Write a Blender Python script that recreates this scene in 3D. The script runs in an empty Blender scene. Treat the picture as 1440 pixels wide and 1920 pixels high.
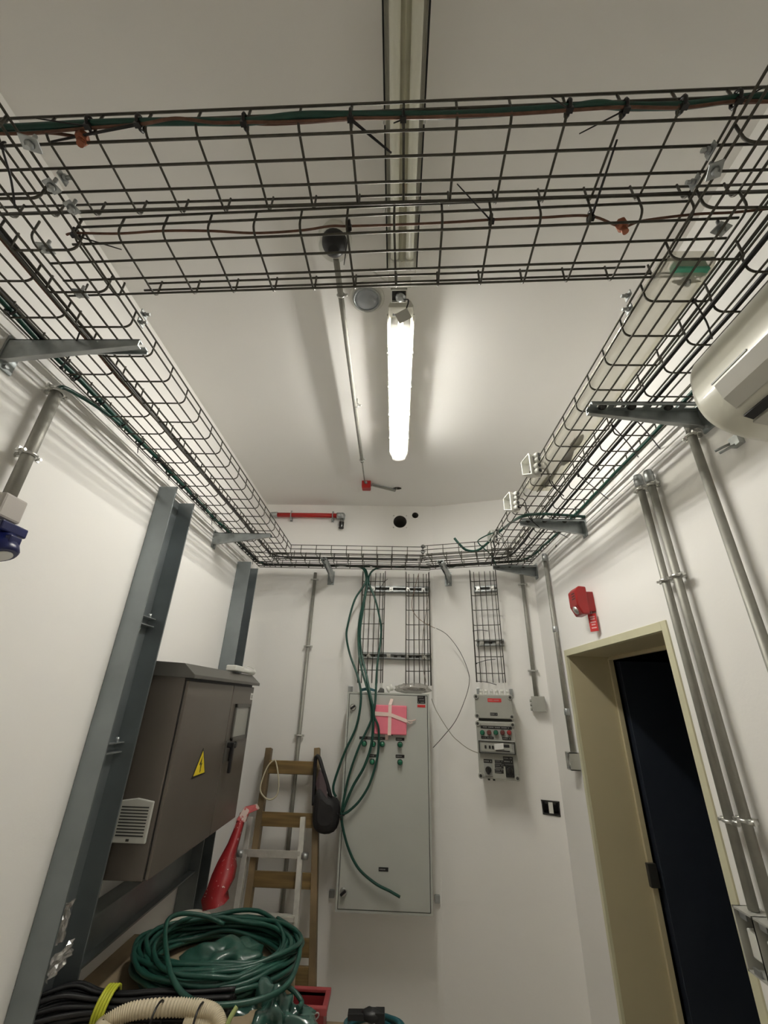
import bpy, math, random
from mathutils import Vector, Matrix, noise
random.seed(7)
# ---------------------------------------------------------------- camera frame
S = 1.41          # metres per working unit (one unit = ceiling height above the lens)
CZ = 1.83         # height of the lens above the floor, metres
FPX = 768.1
def unit(v): return Vector(v).normalized()
DY = unit((20, 356, FPX)); DZ = unit((48, -1660, FPX)); DX = DY.cross(DZ)
def ray(u, v):
    c = Vector(((u-720)/FPX, (v-960)/FPX, 1.0))
    return Vector((DX.dot(c), DY.dot(c), DZ.dot(c)))
def az(u, v, z): r = ray(u, v); return r*(z/r.z)
def ay(u, v, y): r = ray(u, v); return r*(y/r.y)
def ax(u, v, x): r = ray(u, v); return r*(x/r.x)
def apl(u, v, p, n): r = ray(u, v); n = Vector(n); return r*(n.dot(Vector(p))/n.dot(r))
def W(p): return Vector((p[0]*S, p[1]*S, p[2]*S+CZ))
XL, XR, YB, ZC, ZF = -0.742, 0.664, 2.08, 1.0, -CZ/S
A0 = Vector((0.194, 2.08, 0)); A1 = Vector((0.664, 1.952, 0))
AE = (A1-A0).normalized(); AN = Vector((AE.y, -AE.x, 0))      # along the angled wall, and into the room
if AN.y > 0: AN = -AN
def aw(u, v, off=0.0): return apl(u, v, A0+AN*off, AN)

scene = bpy.context.scene
cam = bpy.data.cameras.new('camera'); co = bpy.data.objects.new('camera', cam)
scene.collection.objects.link(co); scene.camera = co
cam.sensor_fit = 'VERTICAL'; cam.sensor_height = 36.0; cam.lens = 36.0*FPX/1920.0
cam.clip_start = 0.02; cam.clip_end = 50
# columns: camera right, camera up, camera backward in world axes
right = Vector((DX.x, DY.x, DZ.x)); down = Vector((DX.y, DY.y, DZ.y)); fwd = Vector((DX.z, DY.z, DZ.z))
M = Matrix((( right.x, -down.x, -fwd.x), (right.y, -down.y, -fwd.y), (right.z, -down.z, -fwd.z)))
co.matrix_world = Matrix.Translation((0, 0, CZ)) @ M.to_4x4()

world = bpy.data.worlds.new('world'); scene.world = world; world.use_nodes = True
world.node_tree.nodes['Background'].inputs[0].default_value = (0.8, 0.85, 1, 1)
world.node_tree.nodes['Background'].inputs[1].default_value = 0.0
vs = scene.view_settings
vs.view_transform = 'Standard'; vs.look = 'None'; vs.gamma = 1.0; vs.use_curve_mapping = False
vs.exposure = 0.74
LAMP_STRENGTH = 66.0
LAMP_COLOR = (0.985, 0.955, 0.895)
scene.cycles.max_bounces = 16; scene.cycles.diffuse_bounces = 14; scene.cycles.transparent_max_bounces = 16
scene.cycles.use_denoising = True
scene.cycles.sample_clamp_indirect = 6.0

# ---------------------------------------------------------------- materials
def mat(name, col, rough=0.5, metal=0.0, noise_amt=0.0, scale=20, bump=0.0, bscale=200, spec=None, coat=0.0, emit=None, estr=0, alpha=1.0, trans=0.0, stretch=None):
    m = bpy.data.materials.new(name); m.use_nodes = True
    nt = m.node_tree; b = nt.nodes['Principled BSDF']
    b.inputs['Base Color'].default_value = (*col, 1); b.inputs['Roughness'].default_value = rough
    b.inputs['Metallic'].default_value = metal
    if spec is not None: b.inputs['Specular IOR Level'].default_value = spec
    if coat: b.inputs['Coat Weight'].default_value = coat
    if emit: b.inputs['Emission Color'].default_value = (*emit, 1); b.inputs['Emission Strength'].default_value = estr
    if alpha < 1: b.inputs['Alpha'].default_value = alpha
    if trans: b.inputs['Transmission Weight'].default_value = trans
    tc = nt.nodes.new('ShaderNodeTexCoord'); src = tc.outputs['Object']
    if stretch:
        mp = nt.nodes.new('ShaderNodeMapping'); mp.inputs['Scale'].default_value = stretch
        nt.links.new(src, mp.inputs['Vector']); src = mp.outputs['Vector']
    if noise_amt:
        n = nt.nodes.new('ShaderNodeTexNoise'); n.inputs['Scale'].default_value = scale; n.inputs['Detail'].default_value = 5
        nt.links.new(src, n.inputs['Vector'])
        r = nt.nodes.new('ShaderNodeValToRGB')
        lo = [max(0, c*(1-noise_amt)) for c in col]; hi = [min(1, c*(1+noise_amt)) for c in col]
        r.color_ramp.elements[0].position = .3; r.color_ramp.elements[1].position = .7
        r.color_ramp.elements[0].color = (*lo, 1); r.color_ramp.elements[1].color = (*hi, 1)
        nt.links.new(n.outputs['Fac'], r.inputs['Fac']); nt.links.new(r.outputs['Color'], b.inputs['Base Color'])
    if bump:
        n2 = nt.nodes.new('ShaderNodeTexNoise'); n2.inputs['Scale'].default_value = bscale; n2.inputs['Detail'].default_value = 3
        nt.links.new(src, n2.inputs['Vector'])
        bp = nt.nodes.new('ShaderNodeBump'); bp.inputs['Strength'].default_value = bump; bp.inputs['Distance'].default_value = 0.002
        nt.links.new(n2.outputs['Fac'], bp.inputs['Height']); nt.links.new(bp.outputs['Normal'], b.inputs['Normal'])
    return m
def speckled(name, c1, c2, thr=.62, scale=60, rough=.5):
    m = mat(name, c1, rough); nt = m.node_tree; b = nt.nodes['Principled BSDF']
    tc = nt.nodes.new('ShaderNodeTexCoord'); n = nt.nodes.new('ShaderNodeTexNoise'); n.inputs['Scale'].default_value = scale; n.inputs['Detail'].default_value = 6
    nt.links.new(tc.outputs['Object'], n.inputs['Vector'])
    r = nt.nodes.new('ShaderNodeValToRGB'); r.color_ramp.elements[0].position = thr; r.color_ramp.elements[1].position = thr+.03
    r.color_ramp.elements[0].color = (*c1, 1); r.color_ramp.elements[1].color = (*c2, 1)
    nt.links.new(n.outputs['Fac'], r.inputs['Fac']); nt.links.new(r.outputs['Color'], b.inputs['Base Color'])
    return m
def clear(name, tint=(1, 1, 1), diff=.12, gloss=.08, rough=.05, dcol=(.9, .9, .85)):
    m = bpy.data.materials.new(name); m.use_nodes = True; nt = m.node_tree; nt.nodes.clear()
    out = nt.nodes.new('ShaderNodeOutputMaterial'); t = nt.nodes.new('ShaderNodeBsdfTransparent'); t.inputs[0].default_value = (*tint, 1)
    g = nt.nodes.new('ShaderNodeBsdfGlossy'); g.inputs['Roughness'].default_value = rough
    d = nt.nodes.new('ShaderNodeBsdfDiffuse'); d.inputs[0].default_value = (*dcol, 1)
    m1 = nt.nodes.new('ShaderNodeMixShader'); m1.inputs[0].default_value = diff
    m2 = nt.nodes.new('ShaderNodeMixShader'); m2.inputs[0].default_value = gloss
    nt.links.new(t.outputs[0], m1.inputs[1]); nt.links.new(d.outputs[0], m1.inputs[2])
    nt.links.new(m1.outputs[0], m2.inputs[1]); nt.links.new(g.outputs[0], m2.inputs[2]); nt.links.new(m2.outputs[0], out.inputs[0])
    return m
WALL = mat('wall_paint', (.885, .872, .845), .75, noise_amt=.008, scale=3, bump=.15, bscale=90)
CEIL = mat('ceiling_paint', (.885, .872, .845), .8, noise_amt=.008, scale=3, bump=.1, bscale=90)
FLOOR = mat('floor_screed', (.62, .60, .56), .7, noise_amt=.15, scale=8)
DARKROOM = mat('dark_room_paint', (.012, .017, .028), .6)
WIRE = mat('tray_wire_zinc', (.085, .08, .065), .5, .55, noise_amt=.2, scale=60)
GALV = mat('galvanised_steel', (.42, .44, .44), .38, .8, noise_amt=.12, scale=25)
BEAM = mat('galvanised_beam', (.27, .30, .31), .34, .72, noise_amt=.10, scale=7)
BRKT = mat('bracket_zinc', (.36, .39, .39), .42, .75, noise_amt=.12, scale=30)
CHROME = mat('bright_steel', (.62, .62, .59), .3, .9)
CONDUIT = mat('conduit_zinc', (.33, .325, .29), .55, .5, noise_amt=.08, scale=30)
DKMETAL = mat('dark_metal', (.06, .06, .055), .4, .6)
WHITE = mat('white_plastic', (.72, .72, .67), .35)
HOUS = mat('lamp_housing', (.62, .61, .55), .4, noise_amt=.04, scale=15)
REFL = mat('lamp_reflector', (.74, .72, .60), .4)
TUBE = mat('unlit_tube', (.82, .82, .72), .35)
LIT = mat('lit_tube', (1, 1, 1), .5, emit=LAMP_COLOR, estr=LAMP_STRENGTH)
COVER = clear('lamp_cover', (1, 1, .99), .12, .035)
for n_ in [q for q in COVER.node_tree.nodes if q.type == 'BSDF_DIFFUSE']:
    tl = COVER.node_tree.nodes.new('ShaderNodeBsdfTranslucent'); tl.inputs[0].default_value = (.9, .9, .85, 1)
    for l_ in list(n_.outputs[0].links): COVER.node_tree.links.new(tl.outputs[0], l_.to_socket)
LENS = clear('clear_lens', (.9, .95, 1), .45, .15, dcol=(.55, .57, .6))
FILM = clear('crumpled_film', (.9, .9, .88), .35, .25, .15, dcol=(.5, .46, .42))
SPARE = clear('spare_cover_plastic', (.93, .92, .86), .42, .12, .12, dcol=(.72, .70, .60))
BLACK = mat('black_rubber', (.008, .008, .009), .45)
TIE = mat('zip_tie_nylon', (.006, .005, .005), .35)
GREEN = mat('green_cable', (.006, .052, .036), .38, noise_amt=.15, scale=40)
COIL = mat('green_coil', (.012, .066, .048), .38, noise_amt=.12, scale=30)
TEAL = mat('teal_hose', (.015, .10, .12), .4)
COPPER = mat('bare_copper', (.15, .075, .05), .45, .5, noise_amt=.25, scale=60)
SPLIT = mat('split_bolt_copper', (.32, .11, .06), .4, .5)
RED = mat('red_paint', (.42, .015, .012), .35)
REDP = mat('red_plastic', (.30, .010, .010), .3, noise_amt=.1, scale=10)
REDSPK = speckled('red_speckled', (.30, .014, .018), (.70, .5, .46), .655, 70)
PANEL = mat('panel_grey', (.46, .475, .44), .42, noise_amt=.03, scale=4)
PANELD = mat('panel_grey_dark', (.30, .305, .28), .45)
GRP = mat('resin_grey', (.36, .36, .32), .5, noise_amt=.04, scale=20)
BROWN = mat('cabinet_brown', (.125, .108, .092), .33, .25, noise_amt=.05, scale=5)
BROWND = mat('cabinet_brown_roof', (.10, .095, .085), .4, .2)
GLAZE = mat('grey_window', (.33, .33, .30), .3)
VENTM = mat('vent_plastic', (.50, .50, .46), .45)
YEL = mat('warning_yellow', (.80, .62, .02), .45)
PINK = mat('pink_foam', (.80, .20, .27), .7, noise_amt=.06, scale=12)
TAPE = mat('masking_tape', (.80, .62, .56), .6)
LBL = mat('black_label', (.010, .010, .010), .4)
LBT = mat('label_text', (.35, .35, .33), .6)
LRED = mat('label_red', (.55, .03, .03), .5)
LWHITE = mat('label_white', (.75, .75, .72), .5)
GLAMP = mat('green_indicator', (.01, .13, .065), .25, coat=.4)
RLAMP = mat('red_indicator', (.30, .02, .02), .25, coat=.4)
BLAMP = mat('dull_red_indicator', (.14, .035, .03), .3)
CREAM = mat('cream_frame', (.62, .60, .42), .5, noise_amt=.03, scale=8)
JAMB = mat('jamb_olive', (.50, .44, .28), .5)
WOOD = mat('ladder_wood', (.17, .12, .06), .6, noise_amt=.45, scale=5, stretch=(1, 1, 1))
WOODY = mat('ladder_rung_yellow', (.19, .125, .045), .55, noise_amt=.4, scale=8, stretch=(.4, 4, 6))
ALU = mat('aluminium', (.66, .65, .60), .4, .45, noise_amt=.1, scale=30)
ACW = mat('ac_plastic', (.60, .59, .50), .3, coat=.3)
ACG = mat('ac_louvre', (.42, .41, .36), .4)
NAVY = mat('navy_plastic', (.006, .010, .07), .3)
SOCK = mat('socket_grey', (.42, .39, .36), .5)
LEATH = mat('black_leather', (.012, .011, .012), .7, noise_amt=.3, scale=30)
ROPE = mat('cream_cord', (.55, .50, .36), .7)
BEIGE = mat('corrugated_beige', (.66, .58, .42), .5)
LIME = mat('yellow_green_tape', (.55, .58, .04), .4)
PLY = mat('plywood', (.32, .25, .16), .7, noise_amt=.2, scale=6)
TEALBAG = clear('teal_plastic_bag', (.5, .7, .62), .55, .18, .2, dcol=(.10, .26, .21))
CREAMB = mat('bucket_plastic', (.60, .58, .50), .4)
DIRT = mat('dry_leaf', (.09, .085, .04), .8, noise_amt=.4, scale=40)
MINT = mat('green_end_band', (.10, .50, .34), .4)
YGC = mat('yellow_green_cord', (.35, .42, .16), .5)
HOLE = mat('hole_shade', (.13, .12, .105), .9)  # shade inside the holes, given as a dark colour

# ---------------------------------------------------------------- geometry helpers
LOC = {}
def basis(o, ex, ey, ez):
    o = Vector(o); ex = Vector(ex); ey = Vector(ey); ez = Vector(ez)
    return lambda p: o + ex*p[0] + ey*p[1] + ez*p[2]
ID = lambda p: Vector(p)
def link(o): scene.collection.objects.link(o)
class MB:
    def __init__(s, f=None): s.v = []; s.f = []; s.fr = f or ID; s.sm = []
    def add(s, vs, fs, smooth=False, raw=False):
        b = len(s.v); s.v += [Vector(p) if raw else s.fr(p) for p in vs]
        s.f += [tuple(i+b for i in q) for q in fs]; s.sm += [smooth]*len(fs); return s
    def box(s, x0, x1, y0, y1, z0, z1):
        vs = [(x0,y0,z0),(x1,y0,z0),(x1,y1,z0),(x0,y1,z0),(x0,y0,z1),(x1,y0,z1),(x1,y1,z1),(x0,y1,z1)]
        return s.add(vs, [(0,3,2,1),(4,5,6,7),(0,1,5,4),(1,2,6,5),(2,3,7,6),(3,0,4,7)])
    def prism(s, pts, ext, smooth=False):            # planar polygon swept by a vector (local coords)
        n = len(pts); e = Vector(ext); vs = [Vector(p) for p in pts] + [Vector(p)+e for p in pts]
        s.add(vs, [tuple(range(n-1, -1, -1)), tuple(range(n, 2*n))])
        b = len(s.v)-2*n
        for i in range(n):
            j = (i+1) % n; s.f.append((b+i, b+j, b+n+j, b+n+i)); s.sm.append(smooth)
        return s
    def tube(s, pts, r, seg=8, closed=False, raw=False, rf=None, smooth=True):
        P = [Vector(p) if raw else s.fr(p) for p in pts]; n = len(P)
        up = None; rings = []
        for i in range(n):
            if closed: t = (P[(i+1) % n]-P[i-1])
            else: t = P[min(i+1, n-1)]-P[max(i-1, 0)]
            t = t.normalized() if t.length > 1e-9 else Vector((0, 0, 1))
            if up is None:
                up = Vector((0, 0, 1)) if abs(t.z) < .9 else Vector((1, 0, 0))
            a = (up - t*up.dot(t)); a = a.normalized() if a.length > 1e-6 else t.orthogonal().normalized()
            up = a; b = t.cross(a); rr = r if rf is None else rf(i/(n-1))*r
            if not closed and 0 < i < n-1:
                c = (P[i]-P[i-1]).normalized().dot((P[i+1]-P[i]).normalized()); k = 1/max(.6, math.sqrt(max(.0, (1+c)/2)))
            else: k = 1
            rings.append([P[i]+(a*math.cos(2*math.pi*q/seg)+b*math.sin(2*math.pi*q/seg))*rr*(k if k < 1.3 else 1.3) for q in range(seg)])
        base = len(s.v)
        for rg in rings: s.v += rg
        m = n if closed else n-1
        for i in range(m):
            for q in range(seg):
                i2 = (i+1) % n; q2 = (q+1) % seg
                s.f.append((base+i*seg+q, base+i*seg+q2, base+i2*seg+q2, base+i2*seg+q)); s.sm.append(smooth)
        if not closed:
            s.f.append(tuple(base+q for q in range(seg-1, -1, -1))); s.sm.append(False)
            s.f.append(tuple(base+(n-1)*seg+q for q in range(seg))); s.sm.append(False)
        return s
    def cyl(s, p0, p1, r, seg=16, r1=None, smooth=True):
        r1 = r if r1 is None else r1
        return s.tube([p0, p1], r, seg, rf=(lambda t: 1+(r1/r-1)*t), smooth=smooth)
    def lathe(s, o, axis, prof, seg=24, raw=False, smooth=True):   # prof: list of (radius, height)
        o = Vector(o); axis = Vector(axis).normalized(); a = axis.orthogonal().normalized(); b = axis.cross(a)
        base_v = []
        for (r, h) in prof:
            for q in range(seg):
                th = 2*math.pi*q/seg; base_v.append(o+axis*h+(a*math.cos(th)+b*math.sin(th))*r)
        fs = []
        for i in range(len(prof)-1):
            for q in range(seg):
                q2 = (q+1) % seg; fs.append((i*seg+q, i*seg+q2, (i+1)*seg+q2, (i+1)*seg+q))
        fs.append(tuple(range(seg-1, -1, -1))); fs.append(tuple((len(prof)-1)*seg+q for q in range(seg)))
        s.add(base_v, fs, smooth, raw); s.sm[-1] = False; s.sm[-2] = False
        return s
    def sphere(s, c, r, nu=12, nv=8, sc=(1, 1, 1), wob=0, seed=0):
        vs = []; c = Vector(c)
        for i in range(nv+1):
            ph = math.pi*i/nv
            for j in range(nu):
                th = 2*math.pi*j/nu; d = Vector((math.sin(ph)*math.cos(th), math.sin(ph)*math.sin(th), math.cos(ph)))
                k = 1 + (wob*noise.noise(d*2.3+Vector((seed, seed*1.7, 0))) if wob else 0)
                vs.append(c+Vector((d.x*sc[0], d.y*sc[1], d.z*sc[2]))*r*k)
        fs = []
        for i in range(nv):
            for j in range(nu):
                j2 = (j+1) % nu; fs.append((i*nu+j, (i+1)*nu+j, (i+1)*nu+j2, i*nu+j2))
        return s.add(vs, fs, True)
    def build(s, name, m, parent=None, bevel=0, origin=None, subsurf=0):
        P = [W(p) for p in s.v]
        if parent is None:
            if origin is not None: o = W(origin)
            else:
                xs = [p.x for p in P]; ys = [p.y for p in P]; zs = [p.z for p in P]
                o = Vector(((min(xs)+max(xs))/2, (min(ys)+max(ys))/2, min(zs)))
            base = o
        else: base = LOC[parent.name]; o = Vector((0, 0, 0))
        me = bpy.data.meshes.new(name); me.from_pydata([tuple(p-base) for p in P], [], s.f)
        me.materials.append(m); me.polygons.foreach_set('use_smooth', s.sm); me.update()
        ob = bpy.data.objects.new(name, me); link(ob)
        if parent is None: ob.location = o
        else: ob.parent = parent
        LOC[ob.name] = base
        if bevel:
            b = ob.modifiers.new('bevel', 'BEVEL'); b.width = bevel; b.segments = 2; b.limit_method = 'ANGLE'; b.angle_limit = .6
        if subsurf:
            q = ob.modifiers.new('sub', 'SUBSURF'); q.levels = subsurf; q.render_levels = subsurf
        return ob
def tag(o, label=None, cat=None, group=None, kind=None):
    if label: o['label'] = label
    if cat: o['category'] = cat
    if group: o['group'] = group
    if kind: o['kind'] = kind
    return o
def thing(name, label, cat, loc, group=None):
    o = bpy.data.objects.new(name, None); link(o); o.empty_display_size = .05
    o.location = W(loc); LOC[o.name] = W(loc); return tag(o, label, cat, group)
def copy_part(ob, delta, parent=None):
    c = ob.copy(); link(c); c.location = ob.location + Vector(delta)*S
    c.parent = parent or ob.parent; LOC[c.name] = LOC[ob.name]; return c
def smooth_path(pts, n=8, closed=False):
    P = [Vector(p) for p in pts]; out = []; N = len(P)
    rng = range(N if closed else N-1)
    for i in rng:
        if closed: p0, p1, p2, p3 = P[i-1], P[i], P[(i+1) % N], P[(i+2) % N]
        else: p0, p1, p2, p3 = P[max(i-1, 0)], P[i], P[i+1], P[min(i+2, N-1)]
        for k in range(n):
            t = k/n
            out.append(.5*((2*p1)+(p2-p0)*t+(2*p0-5*p1+4*p2-p3)*t*t+(3*p1-p0-3*p2+p3)*t**3))
    if not closed: out.append(P[-1])
    return out

# ---------------------------------------------------------------- the room
YF = -0.55; T = .12
tag(MB().box(XL-T, 1.9, YF-T, 2.6, ZF-.08, ZF).build('floor', FLOOR), kind='structure')
HC = az(745, 916, 1.0)
b = MB()
hx, hy = HC.x, HC.y; hr = .024
b.box(XL-T, XR+T, YF-T, hy-hr, 1.0, 1.08); b.box(XL-T, XR+T, hy+hr, 2.3, 1.0, 1.08)
b.box(XL-T, hx-hr, hy-hr, hy+hr, 1.0, 1.08); b.box(hx+hr, XR+T, hy-hr, hy+hr, 1.0, 1.08)
# round the square cut to a ragged circle
N = 20
for k in range(N):
    t0, t1 = 2*math.pi*k/N, 2*math.pi*(k+1)/N
    def ring(t, r): return (hx+math.cos(t)*r, hy+math.sin(t)*r*.75, 1.0)
    def sq(t):
        c, s_ = math.cos(t), math.sin(t); m_ = max(abs(c), abs(s_)); return (hx+c/m_*hr*1.001, hy+s_/m_*hr*1.001, 1.0)
    b.prism([ring(t0, .022), ring(t1, .022), sq(t1), sq(t0)], (0, 0, .04))
tag(b.build('ceiling', CEIL), kind='structure')
tag(MB().box(XL-T, XL, YF-T, YB+T, ZF, 1.0).build('wall_left', WALL), kind='structure')
tag(MB().box(XL, XR+T, YF-T, YF, ZF, 1.0).build('wall_front', WALL), kind='structure')
# back wall with two round core holes
def wall_with_holes(name, fr, x0, x1, z0, z1, holes, th):
    b = MB(fr); xs = [x0]; 
    hs = sorted(holes)
    cur = x0
    for (hx_, hz_, r) in hs:
        b.box(cur, hx_-r, 0, th, z0, z1); b.box(hx_-r, hx_+r, 0, th, z0, hz_-r); b.box(hx_-r, hx_+r, 0, th, hz_+r, z1)
        K = 28
        for k in range(K):
            t0, t1 = 2*math.pi*k/K, 2*math.pi*(k+1)/K
            def cr(t): return (hx_+math.cos(t)*r*.97, 0, hz_+math.sin(t)*r*.97)
            def sq(t):
                c, s_ = math.cos(t), math.sin(t); m_ = max(abs(c), abs(s_)); return (hx_+c/m_*r, 0, hz_+s_/m_*r)
            b.prism([cr(t0), cr(t1), sq(t1), sq(t0)], (0, th, 0))
        cur = hx_+r
    b.box(cur, x1, 0, th, z0, z1)
    return b.build(name, WALL)
h1 = ay(750, 978, YB); h2 = ay(778.5, 966, YB)
tag(wall_with_holes('wall_back', basis((0, YB, 0), (1, 0, 0), (0, 1, 0), (0, 0, 1)), XL, A0.x, ZF, 1.0, [(h1.x, h1.z, .038), (h2.x, h2.z, .0185)], T), kind='structure')
L = (A1-A0).length
sh = aw(1033, 1515); sx = (sh-A0).dot(AE); sz = sh.z; SW, SH_ = .031, .021
b = MB(basis(A0, AE, -AN, (0, 0, 1)))
b.box(-.02, sx-SW/1, 0, T, ZF, 1.0); b.box(sx+SW, L+.1, 0, T, ZF, 1.0); b.box(sx-SW, sx+SW, 0, T, ZF, sz-SH_); b.box(sx-SW, sx+SW, 0, T, sz+SH_, 1.0)
tag(b.build('wall_back_right', WALL), kind='structure')
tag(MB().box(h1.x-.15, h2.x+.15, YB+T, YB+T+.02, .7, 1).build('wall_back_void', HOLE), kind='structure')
def sleeve(name, o, ax_, r, ln):  # dark-coloured lining that imitates the shade inside a wall hole
    o = Vector(o); a_ = Vector(ax_); u_ = a_.orthogonal().normalized(); v_ = a_.cross(u_); K = 24; b = MB(); vs = []
    for h in (0, ln):
        for k in range(K): t_ = 2*math.pi*k/K; vs.append(o+a_*h+(u_*math.cos(t_)+v_*math.sin(t_))*r)
    fs = [(k, (k+1) % K, K+(k+1) % K, K+k) for k in range(K)]+[tuple(range(K, 2*K))]
    b.add(vs, fs, True); tag(b.build(name, HOLE), kind='structure')
sleeve('shade_lining_1', (h1.x, YB+.003, h1.z), (0, 1, 0), .0365, .10)
sleeve('shade_lining_2', (h2.x, YB+.003, h2.z), (0, 1, 0), .0178, .10)
b = MB(); K = 24; vs = [(hx+math.cos(2*math.pi*k/K)*.0215, hy+math.sin(2*math.pi*k/K)*.0158, 1.003+h) for h in (0, .07) for k in range(K)]
b.add(vs, [(k, (k+1) % K, K+(k+1) % K, K+k) for k in range(K)]+[tuple(range(K, 2*K))], True); tag(b.build('shade_lining_3', HOLE), kind='structure')  # same for the ceiling hole: its shade is put into the lining colour
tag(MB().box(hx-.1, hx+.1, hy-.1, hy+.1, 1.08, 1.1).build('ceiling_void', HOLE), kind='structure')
# right wall with doorway
D0, D1, DT = 1.058, 1.69, .182
RT = .17
b = MB(); b.box(XR, XR+RT, YF-T, D0, ZF, 1.0); b.box(XR, XR+RT, D1, 2.3, ZF, 1.0); b.box(XR, XR+RT, D0, D1, DT, 1.0)
tag(b.build('wall_right', WALL), kind='structure')
# cream steel door frame lining the opening
root = tag(thing('door_1', None, None, (XR, (D0+D1)/2, ZF)), kind='structure')
fw = .016
b = MB(); e = .004
b.box(XR-e, XR+.006, D0-.018, D0+.004, ZF, DT+.018); b.box(XR-e, XR+.006, D1-.004, D1+.014, ZF, DT+.018); b.box(XR-e, XR+.006, D0+.004, D1-.004, DT-.004, DT+.018)
b.build('frame', CREAM, root, bevel=.001)
b = MB(); b.box(XR+.006, XR+RT, D0, D0+.005, ZF, DT-.004); b.box(XR+.006, XR+RT, D1-.005, D1, ZF, DT-.004); b.box(XR+.006, XR+RT, D0, D1, DT-.005, DT)
b.build('reveal', JAMB, root)
b = MB(); b.box(XR+RT-.02, XR+RT-.004, D1-.016, D1-.005, ZF, DT-.01); b.box(XR+RT-.02, XR+RT-.004, D0+.005, D1-.016, DT-.016, DT-.005)
b.build('stop', JAMB, root, bevel=.001)
p = ay(1214, 1640, D1-.02)
b = MB(); b.box(XR+RT-.03, XR+RT-.002, D1-.03, D1-.016, p.z-.03, p.z+.03); b.build('hinge', DKMETAL, root, bevel=.002)
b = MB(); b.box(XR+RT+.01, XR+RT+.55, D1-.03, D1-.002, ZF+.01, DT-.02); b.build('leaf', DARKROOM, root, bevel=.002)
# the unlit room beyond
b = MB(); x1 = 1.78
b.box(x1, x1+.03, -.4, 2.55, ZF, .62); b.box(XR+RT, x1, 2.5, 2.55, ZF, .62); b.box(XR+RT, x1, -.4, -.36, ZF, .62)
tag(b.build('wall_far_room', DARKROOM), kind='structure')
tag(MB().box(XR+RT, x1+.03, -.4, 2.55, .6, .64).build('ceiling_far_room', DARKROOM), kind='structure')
b = MB(); p = ay(1219, 1582, 2.3); b.box(p.x-.01, p.x+.07, 2.42, 2.499, p.z-.04, p.z+.05)
tag(b.build('control_box', BLACK, bevel=.004), 'small dark box on the wall of the unlit room', 'box')

# ---------------------------------------------------------------- ceiling lamps
def lamp(label, y0, y1, xc, lit):
    root = thing('batten_lamp', label, 'lamp', (xc, (y0+y1)/2, .915))
    F = basis((xc, 0, 0), (1, 0, 0), (0, 1, 0), (0, 0, 1))
    hw = .034
    b = MB(F)
    prof = [(-hw, .945), (-hw, .964), (-.026, .984), (.026, .984), (hw, .964), (hw, .945), (hw-.002, .945), (hw-.002, .958), (-hw+.002, .958), (-hw+.002, .945)]
    b.prism([(x, y0, z) for x, z in prof], (0, y1-y0, 0)); b.build('housing', HOUS, root, bevel=.003)
    b = MB(F)
    for yy in (y0+.14, y1-.14):
        b.box(-.012, .012, yy-.01, yy+.01, .984, 1.0)
    b.build('suspension', GALV, root)
    b = MB(F); b.box(-.026, .026, y0+.03, y1-.03, .950, .955); b.prism([(-.008, y0+.03, .950), (.008, y0+.03, .950), (0, y0+.03, .940)], (0, y1-y0-.06, 0)); b.build('reflector', REFL, root)
    for sx_ in (-1, 1):
        tb = MB(F).tube([(sx_*.017, y0+.045, .9355), (sx_*.017, y1-.045, .9355)], .0092, 14).build('tube', LIT if lit else TUBE, root)
        b = MB(F)
        for yy in (y0+.035, y1-.035): b.box(sx_*.017-.010, sx_*.017+.010, yy-.008, yy+.008, .924, .950)
        b.build('lamp_holder', WHITE, tb, bevel=.002)
    # clear cover: open shell with tapered ends
    b = MB(F); sect = [(-hw+.001, .945), (-hw+.002, .932), (-.025, .918), (-.012, .9145), (.012, .9145), (.025, .918), (hw-.002, .932), (hw-.001, .945)]
    rows = []
    for (yy, k) in ((y0-.004, 0), (y0+.004, .65), (y0+.02, 1), (y1-.02, 1), (y1+.004-.008, .65), (y1+.004, 0)):
        rows.append([(x*(.86+.14*min(1, k*1.2)), yy, .945-(.945-z)*k) for x, z in sect])
    vs = [p for r_ in rows for p in r_]; n = len(sect)
    fs = [(i*n+j, (i+1)*n+j, (i+1)*n+j+1, i*n+j+1) for i in range(len(rows)-1) for j in range(n-1)]
    b.add(vs, fs, True); b.build('cover', COVER, root)
    nseg = 5; seg = (y1-y0)/nseg
    for s_ in (-1, 1):
        b = MB(F)
        for k in range(nseg):
            b.box(s_*hw-.0025*(s_ < 0)*1, s_*hw+.0025*(s_ > 0)*1, y0+k*seg+.012, y0+(k+1)*seg-.012, .9405, .947)
        b.build('gasket', BLACK if not lit else HOUS, root)
    for s_ in (-1, 1):
        for k in range(1, nseg):
            yy = y0+k*seg
            MB(F).box(*( (hw-.001, hw+.006) if s_ > 0 else (-hw-.006, -hw+.001)), yy-.007, yy+.007, .934, .960).build('clip', CHROME, root, bevel=.002)
    b = MB(F)
    for yy in (y0+.012, y1-.012):
        b.box(-.022, -.010, yy-.003, yy+.003, .9425, .9445); b.box(.010, .022, yy-.003, yy+.003, .9425, .9445)
    b.build('end_slot', BLACK, root)
    return root
LX = az(748, 727, .935)
lamp('lit fluorescent batten with glowing clear cover hanging from the ceiling', .764, 1.485, 0.002, True)
lamp('unlit fluorescent batten running overhead behind the crossing wire trays', -.075, .660, 0.003, False)

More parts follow.
